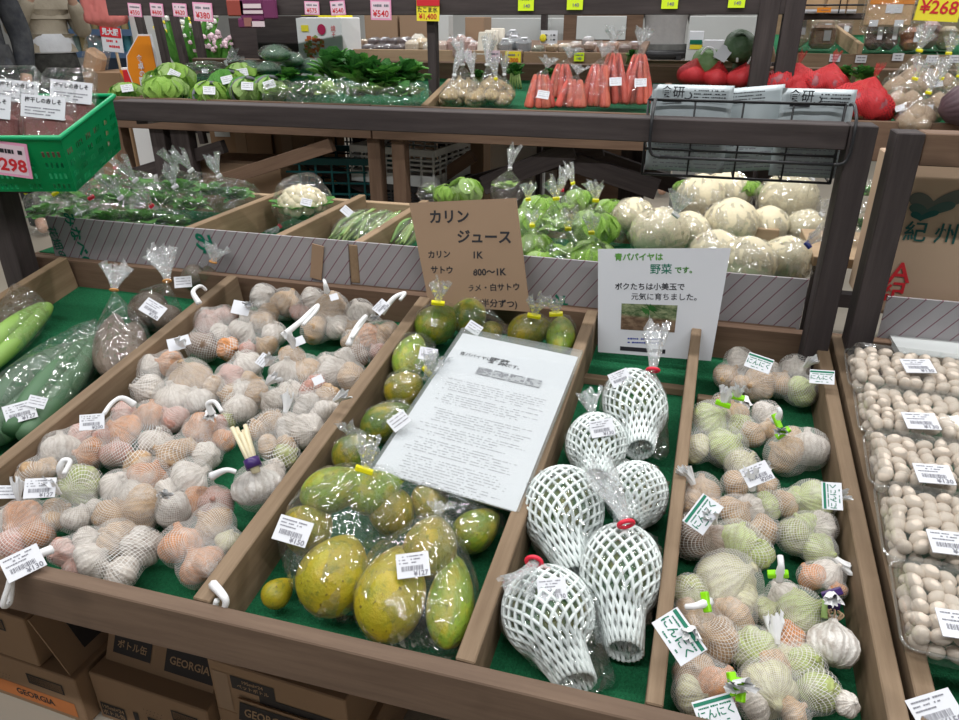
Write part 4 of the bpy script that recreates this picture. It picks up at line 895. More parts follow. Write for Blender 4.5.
# ------------------------------------------------------------------ leaf clumps
def leaf(bm, P, d, up, L, Wd, mi=0, curl=.3, n=5, ruffle=.12, rg=random):
    d = Vector(d).normalized(); s = d.cross(up); s = s.normalized() if s.length > 1e-4 else Vector((1, 0, 0)); u = s.cross(d).normalized(); rows = []
    for i in range(n+1):
        t = i/n; w = Wd*math.sin(math.pi*(t*.85+.08))**.7; c = P + d*L*t + u*(curl*L*(t-t*t*1.3))
        rows.append([bm.verts.new(c + s*w*k + u*(abs(k)*w*.35 + rg.uniform(-ruffle, ruffle)*w*abs(k))) for k in (-1, -.5, 0, .5, 1)])
    for A, B in zip(rows, rows[1:]):
        for k in range(4): f = bm.faces.new((A[k], A[k+1], B[k+1], B[k])); f.material_index = mi; f.smooth = True
def clump_mesh(name, mats, seed, n=26, L=1., flat=.55):
    rg = random.Random(seed); bm = bmesh.new()
    for i in range(n):
        a = rg.uniform(0, 6.28); e = rg.uniform(.1, 1.3); d = Vector((math.cos(a)*math.cos(e), math.sin(a)*math.cos(e), math.sin(e)*flat))
        leaf(bm, d*rg.uniform(0, .35), d+Vector((rg.uniform(-.3, .3), rg.uniform(-.3, .3), .1)), Vector((0, 0, 1)), L*rg.uniform(.5, .8), rg.uniform(.16, .34), rg.randrange(len(mats)), rg.uniform(-.2, .6), rg=rg)
    return mesh_of(name, bm, mats)
GREENS = [clump_mesh('leafy_greens', [M['leaf_dark'], M['leaf_mid'], M['leaf_mid']], i, 34) for i in range(3)]
PALES = [clump_mesh('pale_greens', [M['leaf_lime'], M['leaf_cabbage']], i+9, 24, 1., .7) for i in range(2)]
KALE = [clump_mesh('dark_leaves', [M['leaf_dark'], M['leaf_mid'], M['leaf_dark']], i+20, 50, 1.0, .95) for i in range(2)]
def head_mesh(seed, mats):   # a closed leafy head: core plus wrapping leaves
    rg = random.Random(seed); bm = bmesh.new(); bmesh.ops.create_icosphere(bm, subdivisions=3, radius=.82)
    for v in bm.verts: v.co *= 1 + .05*math.sin(7*v.co.x+seed)*math.sin(6*v.co.y)
    for f in bm.faces: f.smooth = True
    for i in range(16):
        a = i*2.4; e = rg.uniform(-.5, .9); d = Vector((math.cos(a)*math.cos(e), math.sin(a)*math.cos(e), math.sin(e))); t = Vector((0, 0, 1)).cross(d).normalized(); u = d.cross(t)
        leaf(bm, d*.80-u*.55, u+d*.12, d, 1.25, .5, rg.randrange(len(mats)), .25, rg=rg)
    return mesh_of('leafy_head', bm, mats)
HEADS = [head_mesh(i, [M['leaf_lime'], M['leaf_lime'], M['leaf_cabbage'], M['leaf_mid']]) for i in range(2)]; CAB = [head_mesh(7, [M['leaf_cabbage'], M['leaf_lime']])]
def stuffed_bag(name, label, cat, group, P, r, meshes, item, seed, tie=None, tie_dir=(0, -.3, 1), sq=.75, color=None, filmmat='film', floor=None, count=1, tagk=None, tl=.9, roll=None, elong=1.25):
    rg = random.Random(seed); random.seed(seed); root = thing(name, label, cat, Vector(P)-Vector((0, 0, r*sq)), group); az = roll if roll is not None else rg.uniform(0, 3.1); pts = []
    base = Matrix.Rotation(az, 3, 'Z')
    for k in range(count):
        off = Vector((0, 0, 0)) if count == 1 else Vector((rg.uniform(-.45, .45), rg.uniform(-.45, .45), rg.uniform(-.2, .35)))*r
        s = r if count == 1 else r*.62
        inst(item, rg.choice(meshes), mx(Vector(P)+off, base @ Matrix.Rotation(rg.uniform(0, 6), 3, 'Z') if count > 1 else base, (s*elong, s, s*sq)), root, color)
        pts += [Vector(P)+off+base @ Vector((p.x*s*elong, p.y*s, p.z*s*sq)) for p in sphere_pts((0, 0, 0), 1, 1.10)]
    d = Vector(tie_dir).normalized(); N = Vector(P)+d*r*1.45 if tie else None
    obj('plastic_bag', shell(pts, N, 36, 20, .05, 1, seed, floor), M[filmmat], root)
    if tie:
        obj('gathered_top', tuft(N-d*.002, (d+Vector((0, 0, .4))).normalized(), r*tl, .004, r*.42, seed), M['film_tuft'], root)
        clip_tape(N, d, M[tie], root, max(.012, r*.28))
    if tagk: put_tag(root, tagk, Vector(P)+(EYE-Vector(P)).normalized()*r*1.02, rg.uniform(-25, 25), .8, seed)
    return root
ORD = ['first', 'second', 'third', 'fourth', 'fifth', 'sixth', 'seventh', 'eighth', 'ninth', 'tenth']
ZB = .706
def z_item(x, y, rpx, sq, lift=0.):
    P = atZ(x, y, .75+lift); r = wr(rpx, P); zc = max(ZB+r*sq+.003, .70+r*sq+lift); P = atZ(x, y, zc); return P, wr(rpx, P)
# bagged greens on the left of the rear bin
rows = [('back row', [(112, 182, 14, 0), (140, 187, 16, 'redtape'), (180, 190, 18, 0), (212, 192, 17, 0), (238, 196, 16, 0)], .035),
        ('middle row', [(62, 196, 18, 0), (92, 200, 18, 'yellow'), (125, 203, 20, 0), (160, 203, 18, 0), (192, 208, 17, 0)], .02),
        ('front row', [(48, 214, 18, 'yellow'), (78, 216, 18, 'yellow'), (112, 220, 18, 'redtape'), (145, 220, 18, 0), (172, 222, 14, 'redtape')], .0)]
sd = 0
for rn, lst, lf_ in rows:
    for i, (x, y, r, tie) in enumerate(lst):
        sd += 1; P, rr = z_item(x, y+3, r, .8, lf_)
        stuffed_bag('greens_bag', 'clear bag of leafy greens, %s from left in the %s of the rear bin' % (ORD[i], rn), 'bag of greens', 'bags of leafy greens in the rear bin', P, rr*1.32, GREENS, 'leafy_greens', sd, tie or 'white', (rnd(-.4, .4), -.5, .8), .8, floor=(Vector((0, 0, ZB)), Vector((0, 0, 1))), filmmat='film_thin')
P, rr = z_item(303, 206, 26, .8, .0)
cf = stuffed_bag('cauliflower_bag', 'bag of cream cauliflower tied red, alone between two wooden dividers', 'bag of cauliflower', None, P, rr, [M and None], 'x', 90) if False else None
t = thing('cauliflower_bag', 'bag of cream cauliflower tied red, alone between two wooden dividers', 'bag of cauliflower', P-Vector((0, 0, rr*.8)))
rg = random.Random(3); bm = bmesh.new()
for k in range(60):
    a = k*2.39996; z = 1-(k+.5)/60*1.1; q = math.sqrt(max(0, 1-z*z)); c = P+Vector((q*math.cos(a), q*math.sin(a), z*.8))*rr*.75; bmesh.ops.create_icosphere(bm, subdivisions=1, radius=rr*rg.uniform(.20, .30), matrix=Matrix.Translation(c))
obj('cauliflower_head', bm, M['cream'], t, True)
bm = bmesh.new()
for k in range(9):
    a = k*.7; d = Vector((math.cos(a), math.sin(a), .35)); leaf(bm, P+d*rr*.3-Vector((0, 0, rr*.6)), d+Vector((0, 0, .5)), Vector((0, 0, 1)), rr*1.2, rr*.4, 0, .3, rg=rg)
obj('green_leaves', bm, M['leaf_mid'], t)
N = atZ(280, 226, ZB+.012); obj('plastic_bag', shell(sphere_pts(P, rr*1.15)+[atZ(311, 168, .80)], N, 36, 20, .04, 1, 8, (Vector((0, 0, ZB)), Vector((0, 0, 1)))), M['film'], t)
d = (N-P).normalized(); obj('gathered_top', tuft(N, d, .035, .004, .018, 5), M['film_tuft'], t); clip_tape(N, d, M['redtape'], t, .012)
put_tag(t, 'small', P+(EYE-P).normalized()*rr*1.2+Vector((.01, 0, .01)), -10, .9)
# long bean bags
def bean_bag(label, x1, y1, x2, y2, rp, seed, tg=False):
    A, B = atZ(x1, y1, .735), atZ(x2, y2, .76); c = (A+B)/2; r = wr(rp, c); rot = basis(B-A); h = (B-A).length/2
    t = thing('bean_bag', label, 'bag of beans', c-Vector((0, 0, r)), 'bags of green pods'); rg = random.Random(seed)
    for k in range(12):
        o = rot @ Vector((rg.uniform(-.7, .7)*r, rg.uniform(-.5, .5)*r, 0)); bm = bmesh.new(); q = rot @ Vector((rg.uniform(-.3, .3)*r, rg.uniform(-.3, .3)*r, 0))
        tube(bm, smoothpath([A+o*.9, c+o+q+Vector((0, 0, .004)), B+o*.8], 4), [.0015, .003, .0042, .0045, .0045, .0045, .0042, .003, .0012], 7); oo = obj('green_pod', bm, M['veg'], t, True); oo.color = (.20+rg.random()*.1, .36+rg.random()*.12, .09, 1)
    obj('plastic_bag', shell(ell_pts(mx(c, rot, (r*1.05, r*.8, h*1.05))), B, 36, 20, .04, 1, seed, (Vector((0, 0, ZB)), Vector((0, 0, 1)))), M['film_hazy'], t)
    if tg: put_tag(t, 'small', c+Vector((-.01, -.01, r)), -40, .9)
bean_bag('bag of green pods with white tag, left of the four by the divider', 336, 242, 370, 214, 17, 1, True)
bean_bag('bag of green pods second from the divider', 358, 244, 390, 214, 16, 2); bean_bag('bag of green pods third from the divider', 378, 246, 404, 216, 15, 3); bean_bag('bag of green pods touching the handwritten cardboard sign', 396, 247, 415, 222, 13, 4)
# pale green round vegetables in bags
PG = [(430, 193, 10, 'x'), (447, 196, 10, 0), (465, 193, 13, 0), (507, 190, 13, 'w'), (540, 214, 16, 0), (530, 226, 16, 'yellow'), (562, 212, 13, 'redtape'), (578, 203, 12, 'yellow'), (610, 212, 11, 0), (560, 232, 20, 'yellow'), (593, 232, 19, 'yellow'), (534, 250, 15, 'yellow'), (566, 258, 18, 'yellow'), (592, 262, 18, 'yellow'), (539, 265, 13, 0), (612, 236, 10, 0)]
pn = ['behind the top left corner of the karin sign', 'peeping over the karin sign, second from its left', 'peeping over the middle of the karin sign', 'standing tall over the right corner of the karin sign', 'right of the karin sign, upper part', 'tied yellow beside the right edge of the karin sign', 'tied red behind the yellow ties', 'with the tallest gathered top, tied yellow', 'dark, against the cream roots at the back', 'large and pale in the middle, tied yellow', 'large, next to the cream roots, tied yellow', 'small, tied yellow above the strip by the sign', 'second from the sign in the front row', 'touching the white poster in the front row', 'lowest, in the corner of sign and strip', 'squeezed between cabbages and cream roots']
for i, (x, y, r, tie) in enumerate(PG):
    P, rr = z_item(x, y, r, .85, .03 if y < 215 else (.015 if y < 240 else 0)); tt = {'x': None, 'w': 'white', 0: None}.get(tie, tie)
    stuffed_bag('pale_greens_bag', 'bagged pale green vegetable ' + pn[i], 'bag of greens', 'bags of pale green heads', P, rr*1.2, CAB if i % 3 else PALES, 'pale_green_head', 200+i, tt, (rnd(-.3, .3), -.15, 1), .85, floor=(Vector((0, 0, ZB)), Vector((0, 0, 1))), elong=1.05, tl=1.3 if y < 215 else .8)
# cream roots
def root_mesh(seed):
    bm = bmesh.new(); lathe(bm, [(.06, -1.0), (.25, -.93), (.65, -.72), (.92, -.35), (1, .05), (.93, .42), (.70, .74), (.36, .90), (.16, .97), (.05, .99)], 26); rg = random.Random(seed); k = rg.uniform(.05, .12)
    for v in bm.verts: v.co *= 1+k*math.sin(2.3*v.co.x+seed)*math.cos(2*v.co.y)
    return mesh_of('cream_root', bm, M['cream'], True)
ROOT = [root_mesh(1), root_mesh(2)]
CR = [(700, 198, 20, 'highest of the heap below the hanging pouches'), (727, 194, 20, 'behind the heap under the hanging pouches, second'), (787, 200, 24, 'large at the upper right by the post'), (633, 217, 17, 'upper left next to the green bags'), (659, 235, 24, 'round, directly over the white poster'), (688, 232, 18, 'brownish, right of the round one over the poster'), (730, 224, 22, 'in the centre of the heap'), (768, 226, 17, 'between centre and post'), (805, 228, 16, 'touching the right post'), (715, 255, 22, 'low, above the corner of the white poster'), (747, 264, 24, 'large at the front edge of the strip'), (786, 262, 22, 'front right with a dark blue tie')]
for i, (x, y, r, w) in enumerate(CR):
    P, rr = z_item(x, y, r, .85, .035 if y < 220 else (.02 if y < 240 else 0)); random.seed(i)
    stuffed_bag('root_bag', 'bagged cream round root ' + w, 'bag of roots', 'bags of cream roots', P, rr*1.2, ROOT, 'cream_root', 300+i, 'ink_blue' if i == 11 else ('white' if i in (2, 4, 8) else None), (.3, -.6, .6), .92, filmmat='film_crisp',  floor=(Vector((0, 0, ZB)), Vector((0, 0, 1))), elong=1.05, roll=rnd(0, 3))
for (x, y, r, w) in ((686, 188, 9, 'left of the hanging pouches'), (747, 190, 12, 'right of centre below the pouches')):
    P, rr = z_item(x, y, r, .85, .07); stuffed_bag('pale_greens_bag', 'bagged green top peeping behind the cream roots ' + w, 'bag of greens', 'bags of pale green heads', P, rr, CAB, 'pale_green_head', 340+x, None, floor=None)
for (x, y, r, w) in ((868, 196, 15, 'upper, seen between the two right posts'), (862, 228, 14, 'lower, seen between the two right posts')):
    P = atY(x, y, 1.62); rr = wr(r, P); stuffed_bag('greens_bag', 'bag of dark bluish greens, ' + w, 'bag of greens', 'dark bags between the posts', P, rr, GREENS, 'leafy_greens', 370+x, None, sq=1.1, elong=1.)
bn = thing('side_bin', 'pale wooden bin floor on legs seen between the two right posts', 'display bin', (.75, 1.56, 0)); zz = atY(862, 228, 1.62).z-wr(14, atY(862, 228, 1.62))*1.25
board_obj('bin_floor', (.26, 1.62, zz), (1.25, 1.62, zz), .22, .02, M['wood_pale'], bn)
for X in (.30, 1.2): board_obj('leg', (X, 1.62, 0), (X, 1.62, zz-.02), .04, .04, M['wood_dark'], bn, (0, 1, 0))
# ------------------------------------------------------------------ table behind with tilted tray
TY = 2.25
tb = thing('produce_table', 'long wooden table behind the dark crossbeam, with legs, braces and a green lined tray', 'table', (-.6, TY+.2, 0))
zb = atY(480, 143, TY).z; za = .954
xs = atY(373, 140, TY).x
board_obj('apron', (-1.995, TY, za), (xs-.003, TY, za), .02, za-zb, M['wood_mid'], tb)
board_obj('apron', (xs+.003, TY, za-.001), (1.9, TY, za-.001), .02, za-zb, M['wood_mid'], tb)
def tr(X, s, w=0.): return Vector((X, TY, za)) + Vector((0, math.cos(T3), math.sin(T3)))*s + N3*w
board_obj('tray_floor', tr(-.05, .02, -.062), tr(-.05, .5, -.062), 3.88, .014, M['wood_mid'], tb, N3)
board_obj('turf_mat', tr(-.05, .02, -.056), tr(-.05, .49, -.056), 3.86, .004, M['turf'], tb, N3)
pxp = bed3(425, 104).x
for X in (pxp, bed3(175, 92).x-.1, bed3(655, 112).x+.02, 1.15): board_obj('tray_divider', tr(X, .012), tr(X, .30), .022, .07, M['wood_pale'] if X == pxp else M['wood_mid'], tb, N3)
board_obj('tray_back', tr(-1.995, .50, .0), tr(1.9, .50, .0), .02, .07, M['wood_mid'], tb, N3)
for (x, w) in ((376, .045), (400, .045), (164, .06), (186, .075), (125, .04)):
    X = atY(x, 160, TY+.03).x; board_obj('leg', (X, TY+.060, 0), (X, TY+.060, zb+.02), w, .045, M['wood_mid'] if x > 300 or x == 125 else M['wood_dark'], tb, (0, 1, 0))
for x in (462, 448, 640): X = atY(x, 165, TY+.55).x; board_obj('leg', (X, TY+.55, 0), (X, TY+.55, zb+.03), .05, .05, M['wood_dark'], tb, (0, 1, 0))
for (a, b, Y) in (((480, 186), (570, 150), TY+.06), ((545, 152), (660, 190), TY+.08), ((600, 158), (690, 190), TY+.45), ((440, 192), (600, 148), TY+.42)):
    board_obj('brace', atY(*a, Y)+Vector((0, 0, .03)), atY(*b, Y)+Vector((0, 0, .03)), .03, .06, M['wood_dark'], tb)
for (a, b, Y, m) in (((120, 172), (222, 140), TY+.05, 'wood_dark'), ((195, 182), (330, 138), TY+.02, 'wood_mid'), ((300, 150), (376, 186), TY+.3, 'wood_dark'), ((400, 198), (470, 150), TY+.3, 'wood_mid')):
    board_obj('brace', atY(*a, Y), atY(*b, Y), .03, .045, M[m], tb)
board_obj('lower_rail', (-1.2, TY+.5, .30), (1.2, TY+.5, .30), .05, .05, M['wood_dark'], tb)
# crates and boxes under the table
def crate(name, label, c, s, rotz, mat, cat='crate', rows_=3, cols=7, thk=.006):
    t = thing(name, label, cat, c); B = mx(c, Matrix.Rotation(R(rotz), 3, 'Z')); w, d, h = s
    def wall(nm, Mw, ln):
        bm = bmesh.new(); pr = h/(rows_+1); bx(bm, Mw @ Matrix.Translation((0, 0, h-.012)), ln, thk*1.6, .024)
        bx(bm, Mw @ Matrix.Translation((0, 0, .02)), ln, thk, .04)
        for r_ in range(rows_): bx(bm, Mw @ Matrix.Translation((0, 0, .05+(h-.08)*(r_+.5)/rows_)), ln, thk*.8, .007)
        n = max(3, int(cols*ln/w))
        for k in range(n+1): bx(bm, Mw @ Matrix.Translation((-ln/2+ln*k/n, 0, h/2)), .007, thk, h)
        obj(nm, bm, M[mat], t)
    wall('front_wall', B @ Matrix.Translation((0, -d/2, 0)), w); wall('back_wall', B @ Matrix.Translation((0, d/2, 0)), w)
    for sx in (-1, 1): wall('side_wall', B @ mx((sx*w/2, 0, 0), Matrix.Rotation(math.pi/2, 3, 'Z')), d)
    bm = bmesh.new(); bx(bm, B @ Matrix.Translation((0, 0, .004)), w, d, .008); obj('crate_floor', bm, M[mat], t); return t, B
P = atY(352, 200, 2.6); crate('crate', 'teal plastic crate under the table behind the cauliflower', (P.x, 2.60, .541), (.42, .30, .20), 12, 'teal')
P = atY(425, 172, 2.75); crate('crate', 'pale grey slotted basket under the table left of the beige gap', (P.x, 2.61, atY(425, 178, 2.6).z), (.34, .30, .13), -8, 'greywhite', 'basket')
P = atY(425, 172, 2.61); zc_ = atY(425, 178, 2.6).z; crate('crate', 'black crate under the pale grey slotted basket', (P.x, 2.61, .541), (.32, .28, zc_-.543), -8, 'black')
P = atY(318, 160, 2.75); crate('crate', 'black plastic crate under the left half of the table', (P.x, 2.98, 0), (.46, .30, .85), 5, 'black')
bm = bmesh.new(); bx(bm, Matrix.Translation((atY(385, 200, 2.6).x, 2.60, .27)), .95, .32, .54, .003); o = obj('low_platform', bm, M['wood_dark'], loc=(-1.0, 2.60, 0)); tag(o, 'dark low platform carrying crates under the table', 'platform')
def cbox(name, label, c, s, rotz=0, mat='cardboard_dk', cat='carton'):
    t = thing(name, label, cat, c); B = mx(c, Matrix.Rotation(R(rotz), 3, 'Z')); bm = bmesh.new(); bx(bm, B @ Matrix.Translation((0, 0, s[2]/2)), *s, .002); obj('carton_body', bm, M[mat], t)
    bm = bmesh.new(); bx(bm, B @ Matrix.Translation((0, -s[1]/2-.0008, s[2]*.5)), .05, .0012, s[2]); bx(bm, B @ Matrix.Translation((0, 0, s[2]+.0006)), .05, s[1], .0012); obj('tape_strip', bm, M['cardboard'], t); return t, B
P = atY(245, 165, 2.75); t, B = cbox('carton', 'brown carton under the table near the cauliflower, with grey label', (P.x, 2.86, 0), (.28, .26, .95), 4)
bm = bmesh.new(); bx(bm, B @ Matrix.Translation((-.08, -.132, .80)), .07, .001, .09); obj('paper_label', bm, M['greywhite'], t)
P = atY(290, 165, 2.8); cbox('carton', 'plain brown carton right of the labelled carton under the table', (P.x+.03, 2.88, 0), (.26, .26, .95), -2)
P = atY(255, 200, 2.45); cbox('carton', 'low open pale carton lying in front of the brown cartons', (P.x, 2.47, 0), (.34, .22, .72), 3, 'cardboard')
# drink display panel seen through the table
P = atY(160, 165, 3.0); t = thing('display_board', 'orange and white drink display panel standing on the floor behind the table', 'display board', (P.x, 3.05, 0))
bm = bmesh.new(); bx(bm, Matrix.Translation((P.x+.02, 3.05, .50)), .26, .12, 1.0, .003); obj('panel_body', bm, M['white'], t)
bm = bmesh.new(); bx(bm, Matrix.Translation((P.x-.06, 2.985, .88)), .10, .004, .22); obj('orange_print', bm, M['orange'], t)
bm = bmesh.new(); lathe(bm, [(.028, 0), (.03, .02), (.03, .13), (.024, .17), (.012, .20), (.012, .23)], 16, Matrix.Translation((P.x+.02, 2.985, .74)) @ Matrix.Diagonal((1, .12, 1, 1))); o = obj('bottle_print', bm, M['orange'], t)
bm = bmesh.new(); bx(bm, Matrix.Translation((P.x+.02, 2.979, .84)), .055, .003, .05); obj('bottle_label_print', bm, M['white'], t)
letters('printed_letters', 'NEW', Vector((P.x+.05, 2.988, .60)), .06, M['ink_grey'], 0, t, bold=-.01)
# ------------------------------------------------------------------ wire basket with pouches hung on the crossbeam
Yb = 1.275; a, b = atY(648, 108, Yb), atY(832, 178, Yb+.02); x0, x1 = a.x, b.x-.005; zt_, zb_ = 1.082, b.z-.005
wb = thing('wire_basket', 'black wire basket hooked over the right end of the dark crossbeam', 'wire basket', ((x0+x1)/2, 1.33, zb_))
bm = bmesh.new()
for z, yy in ((zt_, 0), (zb_, 0), ((zt_*.35+zb_*.65), 0)):
    tube(bm, [(x0, Yb, z), (x1, Yb, z), (x1, Yb+.10, z), (x0, Yb+.10, z)], .0024, 6, True)
for k in range(5):
    x = x0+(x1-x0)*k/4; tube(bm, [(x, Yb, zt_), (x, Yb, zb_), (x, Yb+.10, zb_), (x, Yb+.10, zt_)], .0016 if k % 4 else .0022, 6)
obj('wire_frame', bm, M['black'], wb)
for x in (x0+.012, x1+.006):
    bm = bmesh.new(); tube(bm, smoothpath([(x, Yb, zt_), (x, 1.24, zt_+.002), (x, 1.203, 1.062), (x-.002 if x > 0 else x+.002, 1.200, 1.012), (x-.02 if x > x0+.1 else x+.02, 1.199, 1.004)], 4), .0026, 6); obj('wire_hook', bm, M['black'], wb)
bm = bmesh.new(); tube(bm, [(x0+.03, 1.199, 1.004), (x1-.012, 1.199, 1.004)], .0026, 6); obj('wire_rail', bm, M['black'], wb)
M['pouch'] = plain('pale_grey_pouch', (.40, .45, .465), .32, .04, 6, .05, .5)
def pouch(label, xa, ya, xb, zb2, Y, lean, seed, mark=True):
    A = atY(xa, ya, Y); Bx_ = atY(xb, ya, Y).x; w = Bx_-A.x; h = A.z-zb2; c = Vector(((A.x+Bx_)/2, Y, A.z-h/2)); rot = Matrix.Rotation(lean, 3, 'Y'); bm = bmesh.new(); nx, nz = 14, 14; g = {}
    rg = random.Random(seed)
    for s in (0, 1):
        for i in range(nx+1):
            for j in range(nz+1):
                u, v = i/nx, j/nz; e = min(u, 1-u)*min(1, 1)*4; th = .012*math.sin(math.pi*u)**.6*max(0, (math.sin(math.pi*min(1, (v)*1.05))))**.7*(1.0-.35*v)
                if 0 < i < nx and 0 < j < nz or True: pass
                y = (-th if s == 0 else th)+.0015*math.sin(17*u+seed)*math.sin(11*v+seed)*(th/.012)
                key = (s, i, j) if (0 < i < nx and 0 < j < nz) else (0, i, j)
                if key not in g: g[key] = bm.verts.new(c + rot @ Vector(((u-.5)*w, y, (v-.5)*h)))
    G = lambda s, i, j: g[(s, i, j) if (0 < i < nx and 0 < j < nz) else (0, i, j)]
    for s in (0, 1):
        for i in range(nx):
            for j in range(nz):
                q = (G(s, i, j), G(s, i+1, j), G(s, i+1, j+1), G(s, i, j+1)); f = bm.faces.new(q if s == 0 else q[::-1]); f.smooth = True
    t = thing('food_pouch', label, 'pouch', (c.x, Y, zb2), 'retort pouches in the wire basket'); obj('pouch_body', bm, M['pouch'], t)
    Fm = mx(c + rot @ Vector((0, -.0085, h*.40)), rot @ basis((0, -1, -.06))); bm = bmesh.new()
    if mark:
        for k in range(4): dashes(bm, w*.02, w*.40, .006-.0052*k, .0022, 0, 0, seed*9+k, .15, .003)
        add_text(bm, '食研', .019, Matrix.Translation((-w*.24, .002, 0)), 0, .01)
        rect(bm, -w*.24, -.0115, .030, .003, 0, 0)
        for k in range(8): a_ = -2.2+k*.45; rect(bm, -w*.24+.024+.006*math.cos(a_), -.002+.005*math.sin(a_), .0025, .002, 0, 0)
    else:
        for k in range(4): dashes(bm, -w*.35, w*.2, .006-.0052*k, .002, 0, 0, seed*9+k, .15, .003)
    bmesh.ops.transform(bm, matrix=Fm, verts=bm.verts); obj('printed_mark', bm, M['ink'], t)
    Fm = mx(c + rot @ Vector((0, -.0135, -h*.30)), rot @ basis((0, -1, 0))); bm = bmesh.new()
    for k in range(9): dashes(bm, -w*.40, w*(.40-.3*(k % 3 == 2)), .024-.006*k, .002, 0, 0, seed*5+k, .2, .0026)
    bmesh.ops.transform(bm, matrix=Fm, verts=bm.verts); obj('printed_lines', bm, M['ink_grey'], t)
zf = zb_+.004
pouch('pale grey pouch with black emblem, leftmost in the wire basket', 653, 84, 735, zf, 1.292, 0, 1)
pouch('pale grey pouch leaning between the two emblem pouches', 722, 86, 790, zf, 1.322, R(-6), 2, False)
pouch('pale grey pouch with black emblem, rightmost in the wire basket', 783, 88, 858, zf, 1.296, 0, 3)
pouch('pale grey pouch standing behind the leftmost emblem pouch', 668, 88, 740, zf, 1.352, R(2), 4, False)
# ------------------------------------------------------------------ goods on the tilted tray
FL3 = (P3+N3*-.052, N3)
def t3(x, y, rpx, sq=.8, lift=0.):
    P = bed3(x, y, 0); r = wr(rpx, P); w = -.052+r*sq+.004+lift; P = bed3(x, y, w); return P, wr(rpx, P)
def head(label, x, y, r, meshes, nm, seed, cat='lettuce', band=False, tagk=True, sq=.8, lift=0., col=None, grp='leafy heads on the upper tray'):
    P, rr = t3(x, y, r, sq, lift); random.seed(seed); t = thing(nm, label, cat, P-N3*rr*sq, grp); inst('leafy_head', random.choice(meshes), mx(P, Matrix.Rotation(rnd(0, 6), 3, 'Z'), (rr*1.0, rr*.92, rr*sq*1.0)), t, col)
    if band:
        bm = bmesh.new(); tube(bm, [P+Vector((rr*1.0*math.cos(a)*.5, rr*math.cos(a)*.85, rr*sq*1.0*math.sin(a))) for a in [k*math.pi/10 for k in range(20)]], .006, 6, True); obj('grey_band', bm, M['ink_grey'], t)
    if tagk: put_tag(t, 'small', P+(EYE-P).normalized()*rr*1.1+Vector((0, 0, rr*.3)), rnd(-30, 30), 1.3, seed)
head('flat pale green leafy head with tag at the left end of the upper tray', 128, 93, 15, HEADS, 'lettuce', 1, sq=.6); head('netted pale cabbage in front of the green one on the upper tray', 166, 92, 20, CAB, 'cabbage', 2, 'cabbage', tagk=False, sq=.7)
head('round green cabbage with tag behind the netted one', 175, 80, 18, HEADS, 'cabbage', 3, 'cabbage', sq=.8); head('dark green cabbage with tag beside the orange sign', 157, 83, 13, HEADS, 'cabbage', 4, 'cabbage', sq=.8)
for i, (x, y, r, w) in enumerate(((210, 96, 17, 'leftmost of the banded lettuces'), (228, 86, 19, 'second banded lettuce from the left'), (248, 92, 18, 'middle of the banded lettuces with frilly front'), (270, 90, 17, 'rightmost of the banded lettuces'), (243, 78, 17, 'behind the banded lettuces'))):
    head('pale green lettuce, ' + w, x, y, r, HEADS, 'lettuce', 10+i, band=True, sq=.75)
for i, (x, y, r, w) in enumerate(((290, 80, 21, 'left of the dark leaf bunches'), (313, 84, 16, 'low, between lettuce and dark leaves'))): head('mid green frilly lettuce, ' + w, x, y, r, GREENS, 'lettuce', 30+i, tagk=False)
for i, (x, y, r, w) in enumerate(((335, 80, 34, 'leftmost'), (360, 84, 34, 'second'), (386, 88, 32, 'third'), (408, 84, 30, 'fourth, beside the black post'))):
    head('bunch of large dark green leaves, %s in its row' % w, x, y, r, KALE, 'leaf_bunch', 40+i, 'leaf bunch', tagk=False, sq=1.0, lift=.03, grp='dark leaf bunches')
for i, (x, y, r) in enumerate(((283, 96, 17), (306, 97, 18), (331, 95, 20), (352, 97, 18), (376, 96, 20), (398, 97, 18), (416, 95, 14))):
    P, rr = t3(x, y, r, .8); stuffed_bag('greens_bag', 'clear bag of greens, %s from the left along the front of the upper tray' % ORD[i], 'bag of greens', 'bags of greens along the upper tray', P, rr, GREENS if i % 2 else PALES, 'leafy_greens', 400+i, None, sq=.85, floor=FL3)
P, rr = t3(205, 71, 18, .5); stuffed_bag('greens_bag', 'long hazy bag of greens below the flower buckets', 'bag of greens', None, P, rr, GREENS, 'leafy_greens', 420, 'white', (1, 0, .3), .5, elong=1.5, roll=0., filmmat='film_hazy', tagk='small')
for i, (x, y, r, lift, w) in enumerate(((249, 63, 11, .05, 'lower row, leftmost'), (268, 64, 11, .05, 'lower row, second'), (290, 64, 11, .05, 'lower row, third'), (310, 62, 12, .05, 'lower row, rightmost'), (291, 55, 11, .09, 'upper row, right'), (275, 49, 13, .12, 'topmost, pointed'))):
    P, rr = t3(x, y+4, r, .6, lift); stuffed_bag('dark_greens_bag', 'bag of dark green vegetable by the noodle carton, ' + w, 'bag of greens', 'bags of dark green vegetable', P, rr, [TUB], 'dark_green_vegetable', 430+i, None, color=(.03, .11, .055), sq=.6, elong=1.35, roll=rnd(-.4, .4), filmmat='film')
# small bags of tan bulbs / mushrooms
TB = [clove_mesh() for _ in (0,)]
for i, (x, y, r, tie) in enumerate(((450, 98, 12, 'white'), (466, 92, 14, 'white'), (476, 99, 12, 'white'), (488, 92, 14, 'white'), (497, 100, 11, 'yellow'), (505, 94, 10, 'white'))):
    P, rr = t3(x, y, r*1.25, .85); stuffed_bag('bulb_bag', 'small clear bag of tan bulbs, %s from the black post' % ORD[i], 'bag of bulbs', 'small bags of tan bulbs', P, rr, GAR, 'tan_bulb', 450+i, tie, (rnd(-.2, .2), .1, 1), .85, color=(.58, .44, .24), floor=FL3, count=5, tl=1.4, filmmat='film_hazy', elong=1.)
